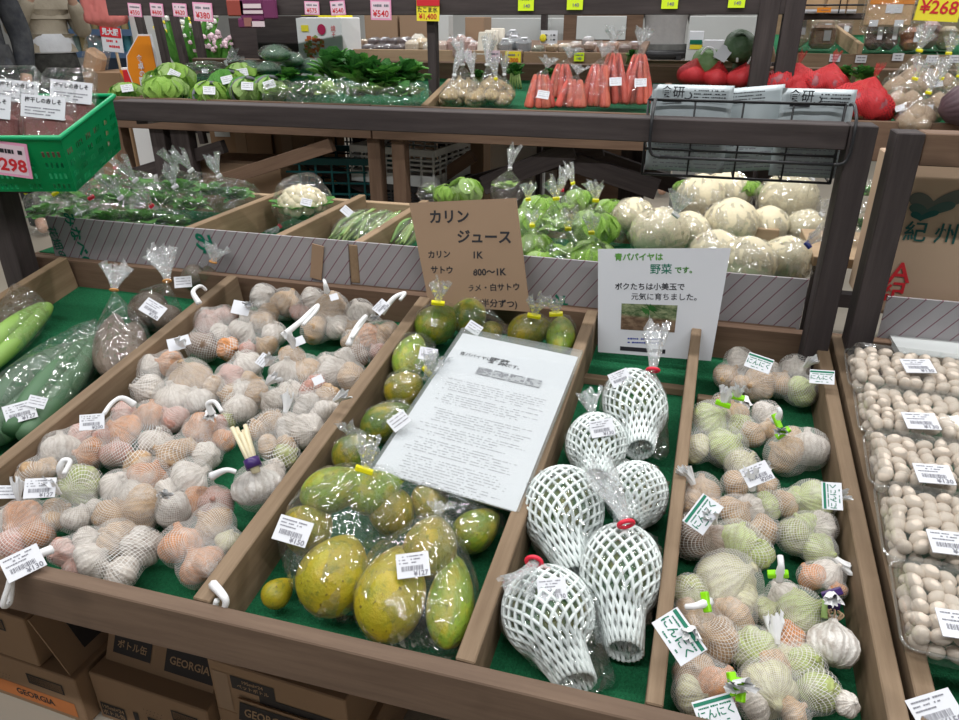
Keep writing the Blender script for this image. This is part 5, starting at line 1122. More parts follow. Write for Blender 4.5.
# carrots
bm = bmesh.new(); lathe(bm, [(.3, -1.02), (.8, -.98), (1, -.85), (.95, -.6), (.8, 0), (.6, .5), (.35, .9), (.12, 1)], 14); CARROT = mesh_of('carrot', bm, M['veg'], True)
for i, (x, y, rx, ry, tg, w) in enumerate(((540, 94, 13, 17, 1, 'leftmost'), (562, 84, 13, 17, 0, 'second, set back'), (573, 95, 14, 14, 0, 'third from left, short and wide'), (597, 90, 14, 21, 0, 'fourth from left'), (612, 84, 15, 25, 1, 'fifth and tallest, with tag'), (637, 85, 14, 25, 1, 'rightmost, behind the pouches'))):
    P, rr = t3(x, y, rx*1.25, 1.2); random.seed(i+60); h = wr(ry, P); P = P + Vector((0, 0, max(0, h*.35-.01))); t = thing('carrot_bag', 'clear bag of red orange carrots, %s' % w, 'bag of carrots', P-Vector((0, 0, h)), 'bags of carrots'); pts = []
    for k in range(9):
        ax = Vector((.20-.05*k+rnd(-.09, .09), .25, 1)).normalized(); off = Vector((rr*(-.70+.175*k), rnd(-.5, .3)*rr, 0)); Mt = mx(P+off*.8, basis(ax) @ Matrix.Rotation(math.pi*(k % 2), 3, 'X') if False else basis(ax), (.0122, .0122, h*.95)); inst('carrot', CARROT, Mt, t, (.62+rnd(-.14, .10), .075+rnd(-.02, .02), .035)); pts += [Mt @ Vector((0, 0, 1.05)), Mt @ Vector((0, 0, -1.05)), Mt @ Vector((1.2, 0, 0)), Mt @ Vector((-1.2, 0, 0)), Mt @ Vector((0, -1.2, 0)), Mt @ Vector((0, 1.2, .2))]
    N = P+Vector((rnd(-.01, .02), .02, h*1.25)); obj('plastic_bag', shell(pts, N, 32, 20, .05, 1, 60+i), M['film'], t); obj('gathered_top', tuft(N, (.2, .1, 1), h*.55, .005, .03, i), M['film_tuft'], t)
    if tg: put_tag(t, 'small', P+(EYE-P).normalized()*rr*1.2+Vector((.01, 0, -.01)), rnd(-20, 20), 1.2)
for i, (x, y, r, w) in enumerate(((478, 78, 10, 'behind the bags of tan bulbs'), (515, 76, 14, 'tallest, behind the green turf gap'), (548, 78, 12, 'behind the leftmost carrots'), (632, 58, 9, 'behind the rightmost carrots'), (845, 77, 14, 'behind the red nets'), (862, 80, 16, 'right of the red nets'))):
    P, rr = t3(x, y, r, .8, .04); random.seed(i+80); t = thing('parsley_bunch', 'curly dark green bunch ' + w, 'herb bunch', P-N3*rr, 'curly green bunches'); inst('dark_leaves', KALE[i % 2], mx(P, Matrix.Rotation(rnd(0, 6), 3, 'Z'), (rr, rr, rr*1.0)), t)
    bm = bmesh.new(); [tube(bm, [P-N3*rr*.9+Vector((.01*k, 0, 0)), P+Vector((.006*k, 0, rr*.2))], .004, 6) for k in (-2, -1, 0, 1, 2)]; obj('white_stems', bm, M['leaf_cabbage'], t)
# onion nets
ONI = ROOT[0].copy(); ONI.name = 'onion'; ONI.materials.clear(); ONI.materials.append(M['veg'])
for i, (x, y, r, w) in enumerate(((693, 76, 15, 'leftmost, behind the left emblem pouch'), (715, 78, 14, 'second, with white card on a strap'), (741, 80, 14, 'third, with white loop'))):
    P, rr = t3(x, y, r, .9, .01); random.seed(i+90); t = thing('onion_net', 'small red net of onions, ' + w, 'net of onions', P-N3*rr, 'red nets of onions'); pts = []
    for k in range(4): q = P+Vector((math.cos(k*1.6)*rr*.5, math.sin(k*1.6)*rr*.5, rnd(-.1, .2)*rr)); pts += sphere_pts(q, rr*.6); inst('onion', ONI, mx(q, None, (rr*.55,)*3), t, (.30, .035, .06))
    N = P+Vector((.01, -.01, rr*1.2)); obj('mesh_net', shell(pts, N, 32, 18, .01, 1, i+90), M['net_red'], t)
    bm = bmesh.new(); tube(bm, smoothpath([N-Vector((0, 0, .01)), N+Vector((.02, 0, .025)), N+Vector((.045, 0, .02)), N+Vector((.05, -.01, -.005))], 5), .004, 6); obj('net_strap', bm, M['net_white'], t)
    if i == 1: put_tag(t, 'plain', N+Vector((.005, -.01, .02)), 50, 1.2)
for i, (x, y, r, sx, w) in enumerate(((788, 86, 22, 1.5, 'wide, behind the middle pouch'), (822, 86, 22, 1.3, 'peaked, above the right emblem pouch'), (860, 105, 27, 1.15, 'large, hanging over the tray edge by the right post'))):
    P, rr = t3(x, y, r, .8, .0); random.seed(i+95); t = thing('onion_net', 'big red net of onions, ' + w, 'net of onions', P-N3*rr, 'red nets of onions'); pts = []
    for k in range(6): q = P+Vector((math.cos(k*1.05)*rr*.6*sx, math.sin(k*1.05)*rr*.55, rnd(-.3, .2)*rr)); pts += sphere_pts(q, rr*.5); inst('onion', ONI, mx(q, None, (rr*.46,)*3), t, (.30, .035, .06))
    N = P+Vector((rr*.3, 0, rr*1.0)); obj('mesh_net', shell(pts, N, 44, 24, .07, 1, i+95), M['net_red'], t); obj('gathered_net', tuft(N, (.2, 0, 1), .03, .005, .012, i), M['net_red'], t)
# potato bags
for i, (x, y, r, w, tgs) in enumerate(((905, 84, 22, 'rear left', 0), (938, 84, 20, 'rear right', 1), (900, 108, 20, 'front left with two tags', 1), (928, 108, 20, 'front middle with tag', 1), (948, 100, 16, 'front right by the magenta bundle', 0), (915, 122, 20, 'lowest, at the tray edge', 0))):
    P, rr = t3(x, y, r, .85); stuffed_bag('potato_bag', 'clear bag of small brown tubers, ' + w, 'bag of tubers', 'bags of small brown tubers', P, rr, [TUB], 'tuber', 480+i, 'yellow', (rnd(-.2, .4), -.2, 1), .85, color=(.36, .24, .14), floor=FL3, count=6, tagk='small' if tgs else None, elong=1.)
P, rr = t3(966, 104, 20, .9, .05); t = thing('ribbed_bundle', 'dark magenta ribbed bundle at the right frame edge', 'vegetable', P-N3*rr); bm = bmesh.new()
lathe(bm, [(.1, -1), (.6, -.8), (.95, -.3), (1, .2), (.8, .7), (.35, 1.)], 48, mx(P, basis((1, 0, .35)), (rr, rr, rr*1.2)), lobes=16, lob=.12); o = obj('ribbed_body', bm, M['veg'], t, True); o.color = (.05, .003, .022, 1)
# red net drooping between the posts
# ------------------------------------------------------------------ rack above: post, beams, price cards
RY = 2.50
rk = thing('shelf_rack', 'dark stained rack behind the vegetables carrying the price card beam', 'shelf rack', (-.7, RY, 0))
bz = atY(480, 15, RY).z; bl, br = atY(112, 10, RY).x, atY(792, 10, RY).x
board_obj('top_beam', (bl, RY, bz+.062), (br, RY, bz+.062), .05, .062, M['wood_dark'], rk)
for x, z0 in ((433, .9),): X = atY(x, 50, RY).x; board_obj('post', (X, RY+.02, z0), (X, RY+.02, bz+.03), .030, .035, M['wood_dark'], rk, (0, 1, 0))
for x in (764, 789): X = atY(x, 40, RY).x; board_obj('post', (X, RY+.03, .0), (X, RY+.03, bz+.6), .055, .06, M['wood_dark'], rk, (0, 1, 0))
for xa_, xb_ in ((140, 161), (158, 176), (175, 195), (196, 212)): pa_, pb_ = atY(xa_, 12, RY+.42), atY(xb_, 96, RY+.42); board_obj('post', pb_+(pb_-pa_)*.6, pa_, .028, .03, M['wood_dark'], rk, (0, 1, 0))
board_obj('top_shelf', (bl, RY+.08, bz+.05), (br, RY+.08, bz+.05), .12, .02, M['wood_dark'], rk)
board_obj('side_panel', (atY(260, 40, RY).x-.16, RY+.25, bz), (atY(260, 40, RY).x-.16+.34, RY+.25, bz), .02, .42, M['wood_dark'], rk)
def card(label, x, y, w, h, Y, mat, lines, rot=0., border=None, cat='price card', inkm='ink', grp='price cards on the rack', name='price_card'):
    c = atY(x, y, Y); W_, H_ = wr(w, c), wr(h, c); t = thing(name, label, cat, c, grp); Bm = mx(c, basis((0, -1, 0)) @ Matrix.Rotation(R(rot), 3, 'Z')); bm = bmesh.new()
    bx(bm, Bm, W_, H_, .003, mi=0)
    obj('card', bm, M[border or mat], t)
    if border: bm = bmesh.new(); rect(bm, 0, 0, W_*.88, H_*.84, .0021, 0, Bm); obj('card_face', bm, M[mat], t)
    for (s, u, v, sz, m) in lines:
        bm = bmesh.new()
        if s == '#': dashes(bm, -W_*.36, W_*.36, v*H_, H_*.14, .0027, 0, int(x), .2, W_*.08)
        else: add_text(bm, s, sz*H_, Matrix.Translation((u*W_, v*H_, .0028)), 0, .015)
        bmesh.ops.transform(bm, matrix=Bm, verts=bm.verts); obj('card_letters', bm, M[m], t)
    return t
YC = RY-.03
def pc(where, x, y, w, h, price, rot): card('pink bordered price card reading %s on the rack beam, %s' % (price, where), x, y, w, h, YC, 'pinkpale', [('#', 0, .22, 0, 'ink_grey'), (price, 0, -.20, .46, 'ink_red')], rot, 'pink')
pc('leftmost', 135, 10, 15, 12, '¥550', -4); pc('second', 157, 10, 15, 12, '¥600', -4); pc('third', 180, 10, 16, 12, '¥620', -3); pc('large, fourth', 203, 12, 22, 17, '¥380', -3)
pc('left of the white carton', 312, 8, 16, 12, '¥575', -2); pc('above the white carton', 338, 8, 16, 13, '¥540', 3); pc('largest, above the dark packs', 381, 10, 22, 18, '¥540', -1)
card('yellow price card with red top reading 1,400 above the black post', 428, 10, 24, 20, YC-.004, 'card_yel', [('たこま水', -.02, .0, .27, 'ink'), ('¥1,400', 0, -.30, .34, 'ink_red')], -1)
t = bpy.data.objects['price_card.007'] if 'price_card.007' in bpy.data.objects else None
c = atY(428, 2.5, YC-.007); bm = bmesh.new(); Bm = mx(c, basis((0, -1, 0))); bx(bm, Bm, wr(24, c), wr(6, c), .002, mi=0); obj('red_header', bm, M['ink_red'], t)
for x, y, w in ((526, 3, 'left of the two in the middle'), (575, 2, 'right of the two in the middle'), (670, 1, 'above the grey coat'), (737, 0, 'above the round green vegetable')): card('fluorescent yellow price card on the rack beam, ' + w, x, y, 16, 14, YC, 'flyel', [('#', 0, .25, 0, 'ink_grey'), ('140', .05, -.2, .34, 'ink_grey')], 0)
# purple packets hanging over the beam
t = thing('hanging_packets', 'purple snack packets hanging over the rack beam', 'snack packets', atY(245, 12, YC-.01)); 
for (x, y, w, h, m) in ((236, 8, 20, 15, 'ink_red'), (252, 10, 26, 20, 'ink_purple'), (270, 9, 16, 18, 'ink_purple'), (250, 23, 26, 9, 'ink_purple')):
    c = atY(x, y, YC-.01); bm = bmesh.new(); bx(bm, mx(c, basis((0, -1, 0))), wr(w, c), wr(h, c), .012, .004); o = obj('packet', bm, M['colour'], t); o.color = (.15, .02, .09, 1) if m == 'ink_purple' else (.30, .05, .035, 1)
for (x, y, w, h, k) in ((252, 6, 20, 4, .75), (253, 12, 22, 3, .7), (248, 22, 9, 8, .3), (258, 24, 15, 5, .7)):
    c = atY(x, y, YC-.019); bm = bmesh.new(); bx(bm, mx(c, basis((0, -1, 0))), wr(w, c), wr(h, c), .001); o = obj('packet_print', bm, M['colour'], t); o.color = (k, k*.8 if k > .5 else .12, k*.85 if k > .5 else .1, 1)
# noodle carton with food picture
c = atY(318, 45, 2.72); t = thing('noodle_carton', 'white carton with a red food picture and yellow sticker behind the dark green bags', 'carton', (c.x, 2.78, c.z-.1)); Bm = mx(c, Matrix.Rotation(R(-6), 3, 'Z'))
bm = bmesh.new(); bx(bm, Bm @ Matrix.Translation((0, .08, -.06)), wr(54, c), .14, wr(50, c)+.12, .003); obj('carton_body', bm, M['white'], t)
Fm = Bm @ mx((0, .0085, 0), basis((0, -1, 0)))
bm = bmesh.new(); W_ = wr(54, c)
for k in range(60):
    rg = random.Random(k); a, q = rg.uniform(0, 6.28), math.sqrt(rg.random()); rect(bm, -W_*.10+q*.048*math.cos(a), -.012+q*.042*math.sin(a), rg.uniform(.008, .02), rg.uniform(.006, .014), .0004+k*.00001, k % 3, Fm)
def col(name, c): 
    if name not in M: M[name] = plain(name, c, .5, .1)
    return M[name]
obj('food_print', bm, [col('stew_red', (.55, .10, .03)), col('stew_orange', (.62, .22, .06)), col('stew_green', (.25, .30, .08))], t)
bm = bmesh.new(); rect(bm, -W_*.28, .058, .033, .022, .0012, 0, Fm); obj('yellow_sticker', bm, M['card_yel'], t)
bm = bmesh.new(); f = bm.faces.new([bm.verts.new(Fm @ Vector((W_*.08+.019*math.cos(k*.524), .054+.019*math.sin(k*.524), .0016))) for k in range(12)]); obj('red_disc', bm, col('crimson_print', (.45, .02, .09)), t)
bm = bmesh.new(); add_text(bm, '焼\nそ', .022, Fm @ Matrix.Translation((W_*.33, .045, .0014)), 0, .0); obj('printed_letters', bm, M['ink_red'], t)
bm = bmesh.new(); bx(bm, Bm @ Matrix.Translation((0, .08, wr(25, c)+.006)), wr(40, c), .12, .012); obj('yellow_lid_insert', bm, M['card_yel'], t)
# ------------------------------------------------------------------ goods shelf behind (left half)
GY = 2.80; zs0, zs1 = atY(450, 64, GY).z, atY(450, 50, GY).z
gs = thing('goods_shelf', 'low brown wooden goods shelf with knotty front boards behind the carrots', 'shelf', (-.7, GY, zs0))
xa, xm, xe = atY(328, 56, GY).x, atY(523, 57, GY).x, atY(641, 58, GY).x
board_obj('front_board', (xa, GY, zs1), (xm-.003, GY, zs1), .018, zs1-zs0, M['wood_pale'], gs); board_obj('front_board', (xm+.003, GY, zs1-.003), (xe, GY, zs1-.003), .018, zs1-zs0, M['wood_side'], gs)
board_obj('shelf_floor', ((xa+xe)/2, GY+.01, zs0+.02), ((xa+xe)/2, GY+.40, zs0+.075), xe-xa, .012, M['wood_mid'], gs)
for X in (xa+.03, xe-.03): board_obj('leg', (X, GY+.2, 0), (X, GY+.2, zs0+.02), .05, .05, M['wood_dark'], gs, (0, 1, 0))
board_obj('tray_wall', (atY(482, 48, GY).x, GY+.02, zs1+.01), (atY(482, 48, GY).x+.02, GY+.36, zs1+.055), .012, .06, M['wood_mid'], gs)
def gplane(x, y, h=0.): return onplane(x, y, (0, GY, zs0+.022+h), Vector((0, -.14, 1)).normalized())
def packet(label, x, y, w, d, h, col_, nm='food_pack', cat='food pack', rotz=0., clear=True, ink=True, grp='packs on the rear goods shelf', stand=0.):
    P = gplane(x, y, h/2+.004); t = thing(nm, label, cat, P-Vector((0, 0, h/2)), grp); random.seed(int(x*7+y)); Bm = mx(P, Matrix.Rotation(R(rotz), 3, 'Z') @ Matrix.Rotation(R(8+stand), 3, 'X')); bm = bmesh.new(); bx(bm, Bm, w, d, h, min(w, d, h)*.22); o = obj('contents', bm, M['colour'], t); o.color = (*col_, 1)
    if clear: bm = bmesh.new(); bx(bm, Bm, w*1.08, d*1.08, h*1.15, min(w, d, h)*.3); obj('clear_wrap', bm, M['film'], t)
    if ink: bm = bmesh.new(); bx(bm, Bm @ Matrix.Translation((rnd(-.1, .1)*w, -d*.1, h*.60)), w*.45, d*.4, .001); obj('paper_label', bm, M['paper'], t)
    return t
for i in range(4):
    for j in range(2): packet('dark clear lidded pack, %s from left in the %s row' % (ORD[i], ('front', 'back')[j]), 368+i*10.5+j*6, 48-j*7, .036, .055, .022, (.10, .08, .09), ink=(i+j) % 2 == 0)
packet('flat tray of light brown snacks at the left end of the rear shelf', 347, 48, .10, .09, .016, (.42, .27, .15), ink=False); packet('flat tray of brown sticks behind the light brown snacks', 356, 42, .07, .06, .014, (.30, .19, .11), ink=False)
for i, (x, y, c_) in enumerate(((412, 46, (.72, .62, .48)), (422, 44, (.70, .55, .36)), (430, 48, (.74, .68, .58)), (418, 40, (.75, .70, .6)), (441, 47, (.72, .56, .48)))): packet('small bag of cream snacks near the black post, %s from the left' % ORD[i], x, y, .045, .05, .04, c_, ink=False)
for i, (x, y) in enumerate(((452, 45), (461, 42), (469, 45), (458, 50), (474, 49))): packet('pinkish small packet, %s in the heap left of the cream envelopes' % ORD[i], x, y, .035, .045, .045, (.62, .42, .38))
for i, (x, y) in enumerate(((485, 44), (491, 42), (497, 40))): packet('cream paper envelope standing on the rear shelf, %s of three' % ORD[i], x, y, .055, .014, .085, (.72, .66, .56), clear=False, ink=False, stand=-30)
for i, (x, y) in enumerate(((506, 47), (516, 44), (524, 46), (512, 38))): packet('silvery bag with white label, %s right of the cream envelopes' % ORD[i], x, y, .05, .06, .05, (.34, .35, .37))
for i, (x, y, c_) in enumerate(((538, 50, (.22, .22, .16)), (552, 48, (.62, .45, .28)), (564, 48, (.70, .55, .40)), (575, 46, (.40, .30, .25)), (590, 46, (.30, .20, .14)), (588, 41, (.36, .34, .33)), (603, 48, (.40, .20, .12)), (613, 46, (.42, .22, .14)), (625, 49, (.18, .12, .10)), (634, 46, (.25, .15, .12)))): packet('small food pack on the right part of the rear shelf, %s from the left' % ORD[i], x, y, .042, .05, .026, c_, ink=i % 2 == 1)
card('white card with yellow citrus picture standing on the rear shelf', 549, 37, 17, 12, GY+.06, 'paper', [('#', .1, .15, 0, 'ink'), ('#', .1, -.2, 0, 'ink')], 0, None, 'small sign', grp=None, name='small_sign')
c = atY(543, 38, GY+.055); bm = bmesh.new(); bmesh.ops.create_uvsphere(bm, u_segments=14, v_segments=8, radius=wr(3.6, c), matrix=mx(c, None, (1, .3, 1))); obj('citrus_picture', bm, M['card_yel'], bpy.data.objects['small_sign'], True)
def lowcard(label, x, y, w, h, mat, price, inkm='ink_red', bd=None): card(label, x, y, w, h, GY-.014, mat, [('#', 0, .24, 0, 'ink_grey'), (price, 0, -.18, .46, inkm)], 0, bd, grp='price cards on the rear shelf')
lowcard('pink price card on the rear shelf front, left of two', 465, 57, 14, 12, 'pinkpale', '¥530', 'ink_purple'); lowcard('pink price card on the rear shelf front, right of two', 493, 57, 14, 12, 'pinkpale', '¥450', 'ink_purple'); lowcard('yellow price card with red heading on the rear shelf front', 513, 58, 16, 12, 'card_yel', '¥300'); lowcard('fluorescent yellow price card on the rear shelf front', 579, 57, 10, 8, 'flyel', '140', 'ink_grey')
# things behind the goods shelf
def panel(name, label, cat, x0, y0, x1, y1, Y, mat, th=.02, bottom=None):
    a, b = atY(x0, y0, Y), atY(x1, y1, Y); z0 = bottom if bottom is not None else b.z; bm = bmesh.new(); bx(bm, Matrix.Translation(((a.x+b.x)/2, Y+th/2, (a.z+z0)/2)), abs(b.x-a.x), th, a.z-z0, min(th, .004)*.4); o = obj(name, bm, M[mat], loc=((a.x+b.x)/2, Y, z0)); return tag(o, label, cat)
panel('carton', 'tan carton behind the dark packs on the rear shelf, left one', 'carton', 364, 14, 398, 42, 3.25, 'cardboard', .2, 0.); panel('carton', 'tan carton behind the cream snacks, right of another tan one', 'carton', 399, 14, 432, 42, 3.25, 'cardboard', .2, 0.)
panel('tall_bag', 'white and green bag standing behind the black post', 'bag', 427, 15, 449, 48, 3.08, 'greywhite', .06); panel('carton', 'brown carton with red print behind the pinkish packets', 'carton', 465, 17, 484, 40, 3.2, 'cardboard', .12, 0.)
panel('plastic_tub', 'grey white tub behind the cream envelopes', 'tub', 490, 18, 541, 40, 3.4, 'greywhite', .3, 0.); panel('dark_post', 'dark upright post between two pale tubs behind the rear shelf', 'post', 541, 14, 545, 44, 3.3, 'wood_dark', .05, .0)
panel('plastic_tub', 'small pale tub left of the red brown board', 'tub', 551, 18, 566, 34, 3.4, 'greywhite', .2, 0.); panel('back_board', 'red brown board behind the white notice', 'board', 564, 14, 641, 44, 3.30, 'redbrown' if 'redbrown' in M else 'wood_mid', .02, 0.); panel('notice', 'blank pale lilac notice sheet on the red brown board', 'notice', 577, 16, 625, 40, 3.294, 'greywhite', .006)
panel('storage_chest', 'pale storage chest behind the round green vegetable', 'chest', 690, 16, 760, 40, 3.7, 'greywhite', .4, 0.)
panel('brown_shelf_panel', 'brown panel right of the pale storage chest', 'panel', 640, 60, 760, 78, 2.74, 'wood', .02)
# round green vegetables and neighbours
for (x, y, r, w, c_) in ((739, 47, 16.5, 'large dark, on top', (.025, .10, .02)), (746, 66, 14, 'partly hidden below the larger one', (.02, .09, .02)), (706, 64, 16, 'pale, left of the dark ones', (.13, .27, .07))):
    P = atY(x, y, 2.66 if r < 16 else 2.62); rr = wr(r, P); t = thing('round_squash', 'round green squash, ' + w, 'squash', P-Vector((0, 0, rr)), 'round green squashes'); o = inst('squash_body', ROOT[0], mx(P, basis((.3, -.8, .45)), (rr, rr, rr*.92)), t, c_); o.data = SQ if 'SQ' in globals() else o.data
    if 'SQ' not in globals(): SQ = ROOT[0].copy(); SQ.materials.clear(); SQ.materials.append(M['veg']); o.data = SQ
panel('food_pack', 'white and green striped pack left of the squash', 'food pack', 690, 31, 702, 50, 2.9, 'paper', .03); panel('food_pack', 'white wrapped pack behind the pale squash', 'food pack', 704, 40, 724, 50, 2.88, 'paper', .06)
bm = bmesh.new(); c = atY(696, 47, 2.89); bx(bm, Matrix.Translation(c), wr(12, c), .003, wr(4, c)); obj('yellow_stripe', bm, M['card_yel'], [o for o in bpy.data.objects if o.get('label') == 'white and green striped pack left of the squash'][0])
bm = bmesh.new(); c = atY(696, 42, 2.89); bx(bm, Matrix.Translation(c), wr(12, c), .003, wr(4, c)); obj('green_stripe', bm, M['ink_green'], [o for o in bpy.data.objects if o.get('label') == 'white and green striped pack left of the squash'][0])
# ------------------------------------------------------------------ right shelf
HY = 2.85; z1, z0 = atY(870, 54, HY).z, atY(870, 68, HY).z; hx0, hx1 = atY(777, 60, HY).x, 2.0
hs = thing('goods_shelf', 'brown wooden sweets shelf at the upper right with price labels', 'shelf', (.9, HY, 0))
board_obj('front_board', (hx0, HY, z1), (hx1, HY, z1), .02, z1-z0, M['wood'], hs); board_obj('shelf_floor', ((hx0+hx1)/2, HY+.01, z0+.02), ((hx0+hx1)/2, HY+.42, z0+.09), hx1-hx0, .012, M['wood_mid'], hs); board_obj('turf_mat', ((hx0+hx1)/2, HY+.015, z0+.025), ((hx0+hx1)/2, HY+.41, z0+.0945), hx1-hx0, .004, M['turf'], hs)
board_obj('back_board', (hx0, HY+.44, z1+.32), (hx1, HY+.44, z1+.32), .02, .40, M['wood_side'], hs); X = atY(853, 45, HY).x; board_obj('divider', (X+.03, HY+.02, z1+.03), (X-.02, HY+.36, z1+.09), .015, .09, M['wood_pale'], hs)
for X in (hx0+.03, hx1-.05): board_obj('leg', (X, HY+.3, 0), (X, HY+.3, z0), .05, .05, M['wood_dark'], hs, (0, 1, 0))
board_obj('upper_rail', (hx0, HY+.05, atY(870, 13, HY).z), (hx1, HY+.05, atY(870, 13, HY).z), .04, .02, M['wood_dark'], hs)
bm = bmesh.new(); z = atY(850, 5, HY).z; tube(bm, [(hx0+.05, HY-.005, z), (hx0+.50, HY-.005, z)], .003, 6)
for k in range(5): tube(bm, [(hx0+.06+.105*k, HY-.004, z+.06), (hx0+.06+.105*k, HY-.004, atY(850, 13, HY).z)], .002, 6)
obj('wire_guard', bm, M['black'], hs)
for i, (x, w) in enumerate(((797, 12), (814, 18), (836, 18), (852, 9))):
    c = atY(x, 4, HY+.03); t = thing('cracker_pack', 'orange and white cracker pack behind the wire guard, %s from the left' % ORD[i], 'food pack', (c.x, c.y, atY(x, 12, HY).z), 'cracker packs behind wire'); bm = bmesh.new(); bx(bm, Matrix.Translation((c.x, c.y, c.z+.01)), wr(w, c), .03, wr(20, c), .003); obj('pack_body', bm, col('cracker_picture', (.55, .36, .20)), t); bm = bmesh.new(); bx(bm, Matrix.Translation((c.x, c.y-.016, c.z+.024)), wr(w, c)*.98, .001, .012); obj('orange_band', bm, M['orange'], t); bm = bmesh.new(); bx(bm, Matrix.Translation((c.x, c.y-.016, c.z-.022)), wr(w, c)*.98, .001, .012); obj('white_band', bm, M['paper'], t)
card('orange price label on the wire guard', 824, 10, 13, 4.5, HY-.012, 'card_orange' if 'card_orange' in M else 'orange', [('#', 0, 0, 0, 'ink_grey')], 0, grp=None)
c = atY(890, 8, HY-.15); t = thing('cracker_pack', 'large hanging orange cracker pack with white labels beside the 268 sign', 'food pack', c-Vector((0, 0, .06))); Bm = Matrix.Translation(c); bm = bmesh.new(); bx(bm, Bm, wr(42, c), .03, wr(34, c), .006); obj('pack_body', bm, col('cracker_picture', (.5, .3, .2)), t)
for (dx, dz, w, h, m) in ((0, .024, 40, 9, 'orange'), (0, .042, 40, 6, 'paper'), (3, -.002, 15, 8, 'paper'), (-13, -.042, 8, 6, 'paper'), (10, -.042, 8, 6, 'paper')): bm = bmesh.new(); bx(bm, Bm @ Matrix.Translation((wr(dx, c), -.016, dz)), wr(w, c), .002, wr(h, c)); obj('pack_print', bm, M[m], t)
bm = bmesh.new(); bx(bm, Bm, wr(48, c), .036, wr(46, c), .008); obj('clear_wrap', bm, M['film'], t)
card('yellow hand lettered sign reading 268 yen at the upper right corner', 939, 8, 40, 24, HY-.16, 'card_yel', [('¥268', 0, .0, .70, 'ink_red')], -3, None, 'price sign', grp=None, name='price_sign')
def hplane(x, y, h=0.): return onplane(x, y, (0, HY, z0+.027+h), Vector((0, -.165, 1)).normalized())
def sweet(label, x, y, w, d, h, c_, lab=True, ro=0.):
    P = hplane(x, y, h*.3); P = P+Vector((0, 0, h*.3)); t = thing('sweets_pack', label, 'sweets pack', P-Vector((0, 0, h/2)), 'packs on the sweets shelf'); Bm = mx(P, Matrix.Rotation(R(ro), 3, 'Z') @ Matrix.Rotation(R(-12), 3, 'X')); bm = bmesh.new(); bx(bm, Bm, w, d, h, min(w, d, h)*.3); o = obj('contents', bm, M['veg'], t); o.color = (*c_, 1); bm = bmesh.new(); bx(bm, Bm @ Matrix.Translation((0, 0, h*.1)), w*1.12, d*1.15, h*1.3, min(w, d, h)*.2); obj('clear_wrap', bm, M['film'], t)
    if lab: bm = bmesh.new(); bx(bm, Bm @ Matrix.Translation((w*.15, -d*.6, 0)), w*.28, .001, h*.45); obj('paper_label', bm, M['paper'], t)
sweet('stack of pale wafers with white label at the left end of the sweets shelf', 795, 40, .085, .07, .115, (.62, .48, .32)); sweet('brown cake pack with white label, front of two', 821, 44, .08, .04, .075, (.33, .17, .09)); sweet('brown cake pack partly behind the front one', 822, 36, .075, .04, .07, (.30, .17, .10)); sweet('dark brown pack at the back of the green turf gap', 842, 34, .06, .035, .045, (.16, .08, .06))
sweet('dark brown bean pack with slanted white label, left of two', 873, 44, .055, .06, .09, (.14, .06, .045)); sweet('dark brown bean pack with slanted white label, right of two', 888, 44, .05, .06, .09, (.14, .06, .045)); sweet('orange and pink sweets pack with label', 909, 46, .065, .06, .07, (.62, .22, .10)); sweet('pink ribboned bag of mixed sweets', 927, 43, .06, .06, .085, (.50, .30, .28), False); sweet('bag of cream and yellow sweets right of the pink ribboned one', 945, 45, .065, .06, .07, (.62, .50, .32), False)
for i, (x, y) in enumerate(((835, 58), (861, 59), (898, 57), (932, 59), (955, 59))): card('small white price label on the sweets shelf front, %s from the left' % ORD[i], x, y, 10, 7, HY-.014, 'paper', [('#', 0, .2, 0, 'ink_grey'), ('#', 0, -.2, 0, 'ink_grey')], 0, grp='white labels on the sweets shelf')
# ------------------------------------------------------------------ far left: sign, flowers, drinks, people
P = atY(140, 60, 2.75); t = thing('orange_sign', 'orange pointed sign with white edge and vertical white letters', 'sign', (P.x, 2.75, P.z-.2)); pts2 = [(127, 56), (138, 36), (149, 36), (160, 88), (135, 88), (128, 70)]
def prism(nm, px, Y, th, mat, parent, grow=0.):
    bm = bmesh.new(); cx = sum(p[0] for p in px)/len(px); cy = sum(p[1] for p in px)/len(px); a = [bm.verts.new(atY(cx+(x-cx)*(1+grow), cy+(y-cy)*(1+grow), Y)) for x, y in px]; b = [bm.verts.new(v.co+Vector((0, th, 0))) for v in a]; n = len(a); bm.faces.new(a[::-1]); bm.faces.new(b)
    for k in range(n): bm.faces.new((a[k], a[(k+1) % n], b[(k+1) % n], b[k]))
    bmesh.ops.recalc_face_normals(bm, faces=bm.faces); return obj(nm, bm, mat, parent)
prism('white_edge', pts2, 2.753, .012, M['paper'], t, .07); prism('orange_face', pts2, 2.748, .004, M['orange'], t)
for k, chh in enumerate('食卓の'): letters('sign_letters', chh, atY(139.5+k*1.4, 59+k*7.5, 2.743), .030, M['paper'], 0, t)
bm = bmesh.new(); c = atY(144, 83, 2.744); bx(bm, Matrix.Translation(c), wr(9, c), .002, wr(11, c)); obj('white_patch', bm, M['paper'], t); letters('sign_letters', '味', atY(144, 83, 2.741), .026, M['ink'], 0, t)
c = atY(112, 40, 3.0); t = thing('stick_sign', 'red headed white price sign on a wooden stick', 'sign', atY(123, 82, 3.0)); Bm = mx(c, basis((0, -1, 0)) @ Matrix.Rotation(R(-4), 3, 'Z')); bm = bmesh.new(); bx(bm, Bm, wr(24, c), wr(22, c), .004); obj('sign_board', bm, M['paper'], t)
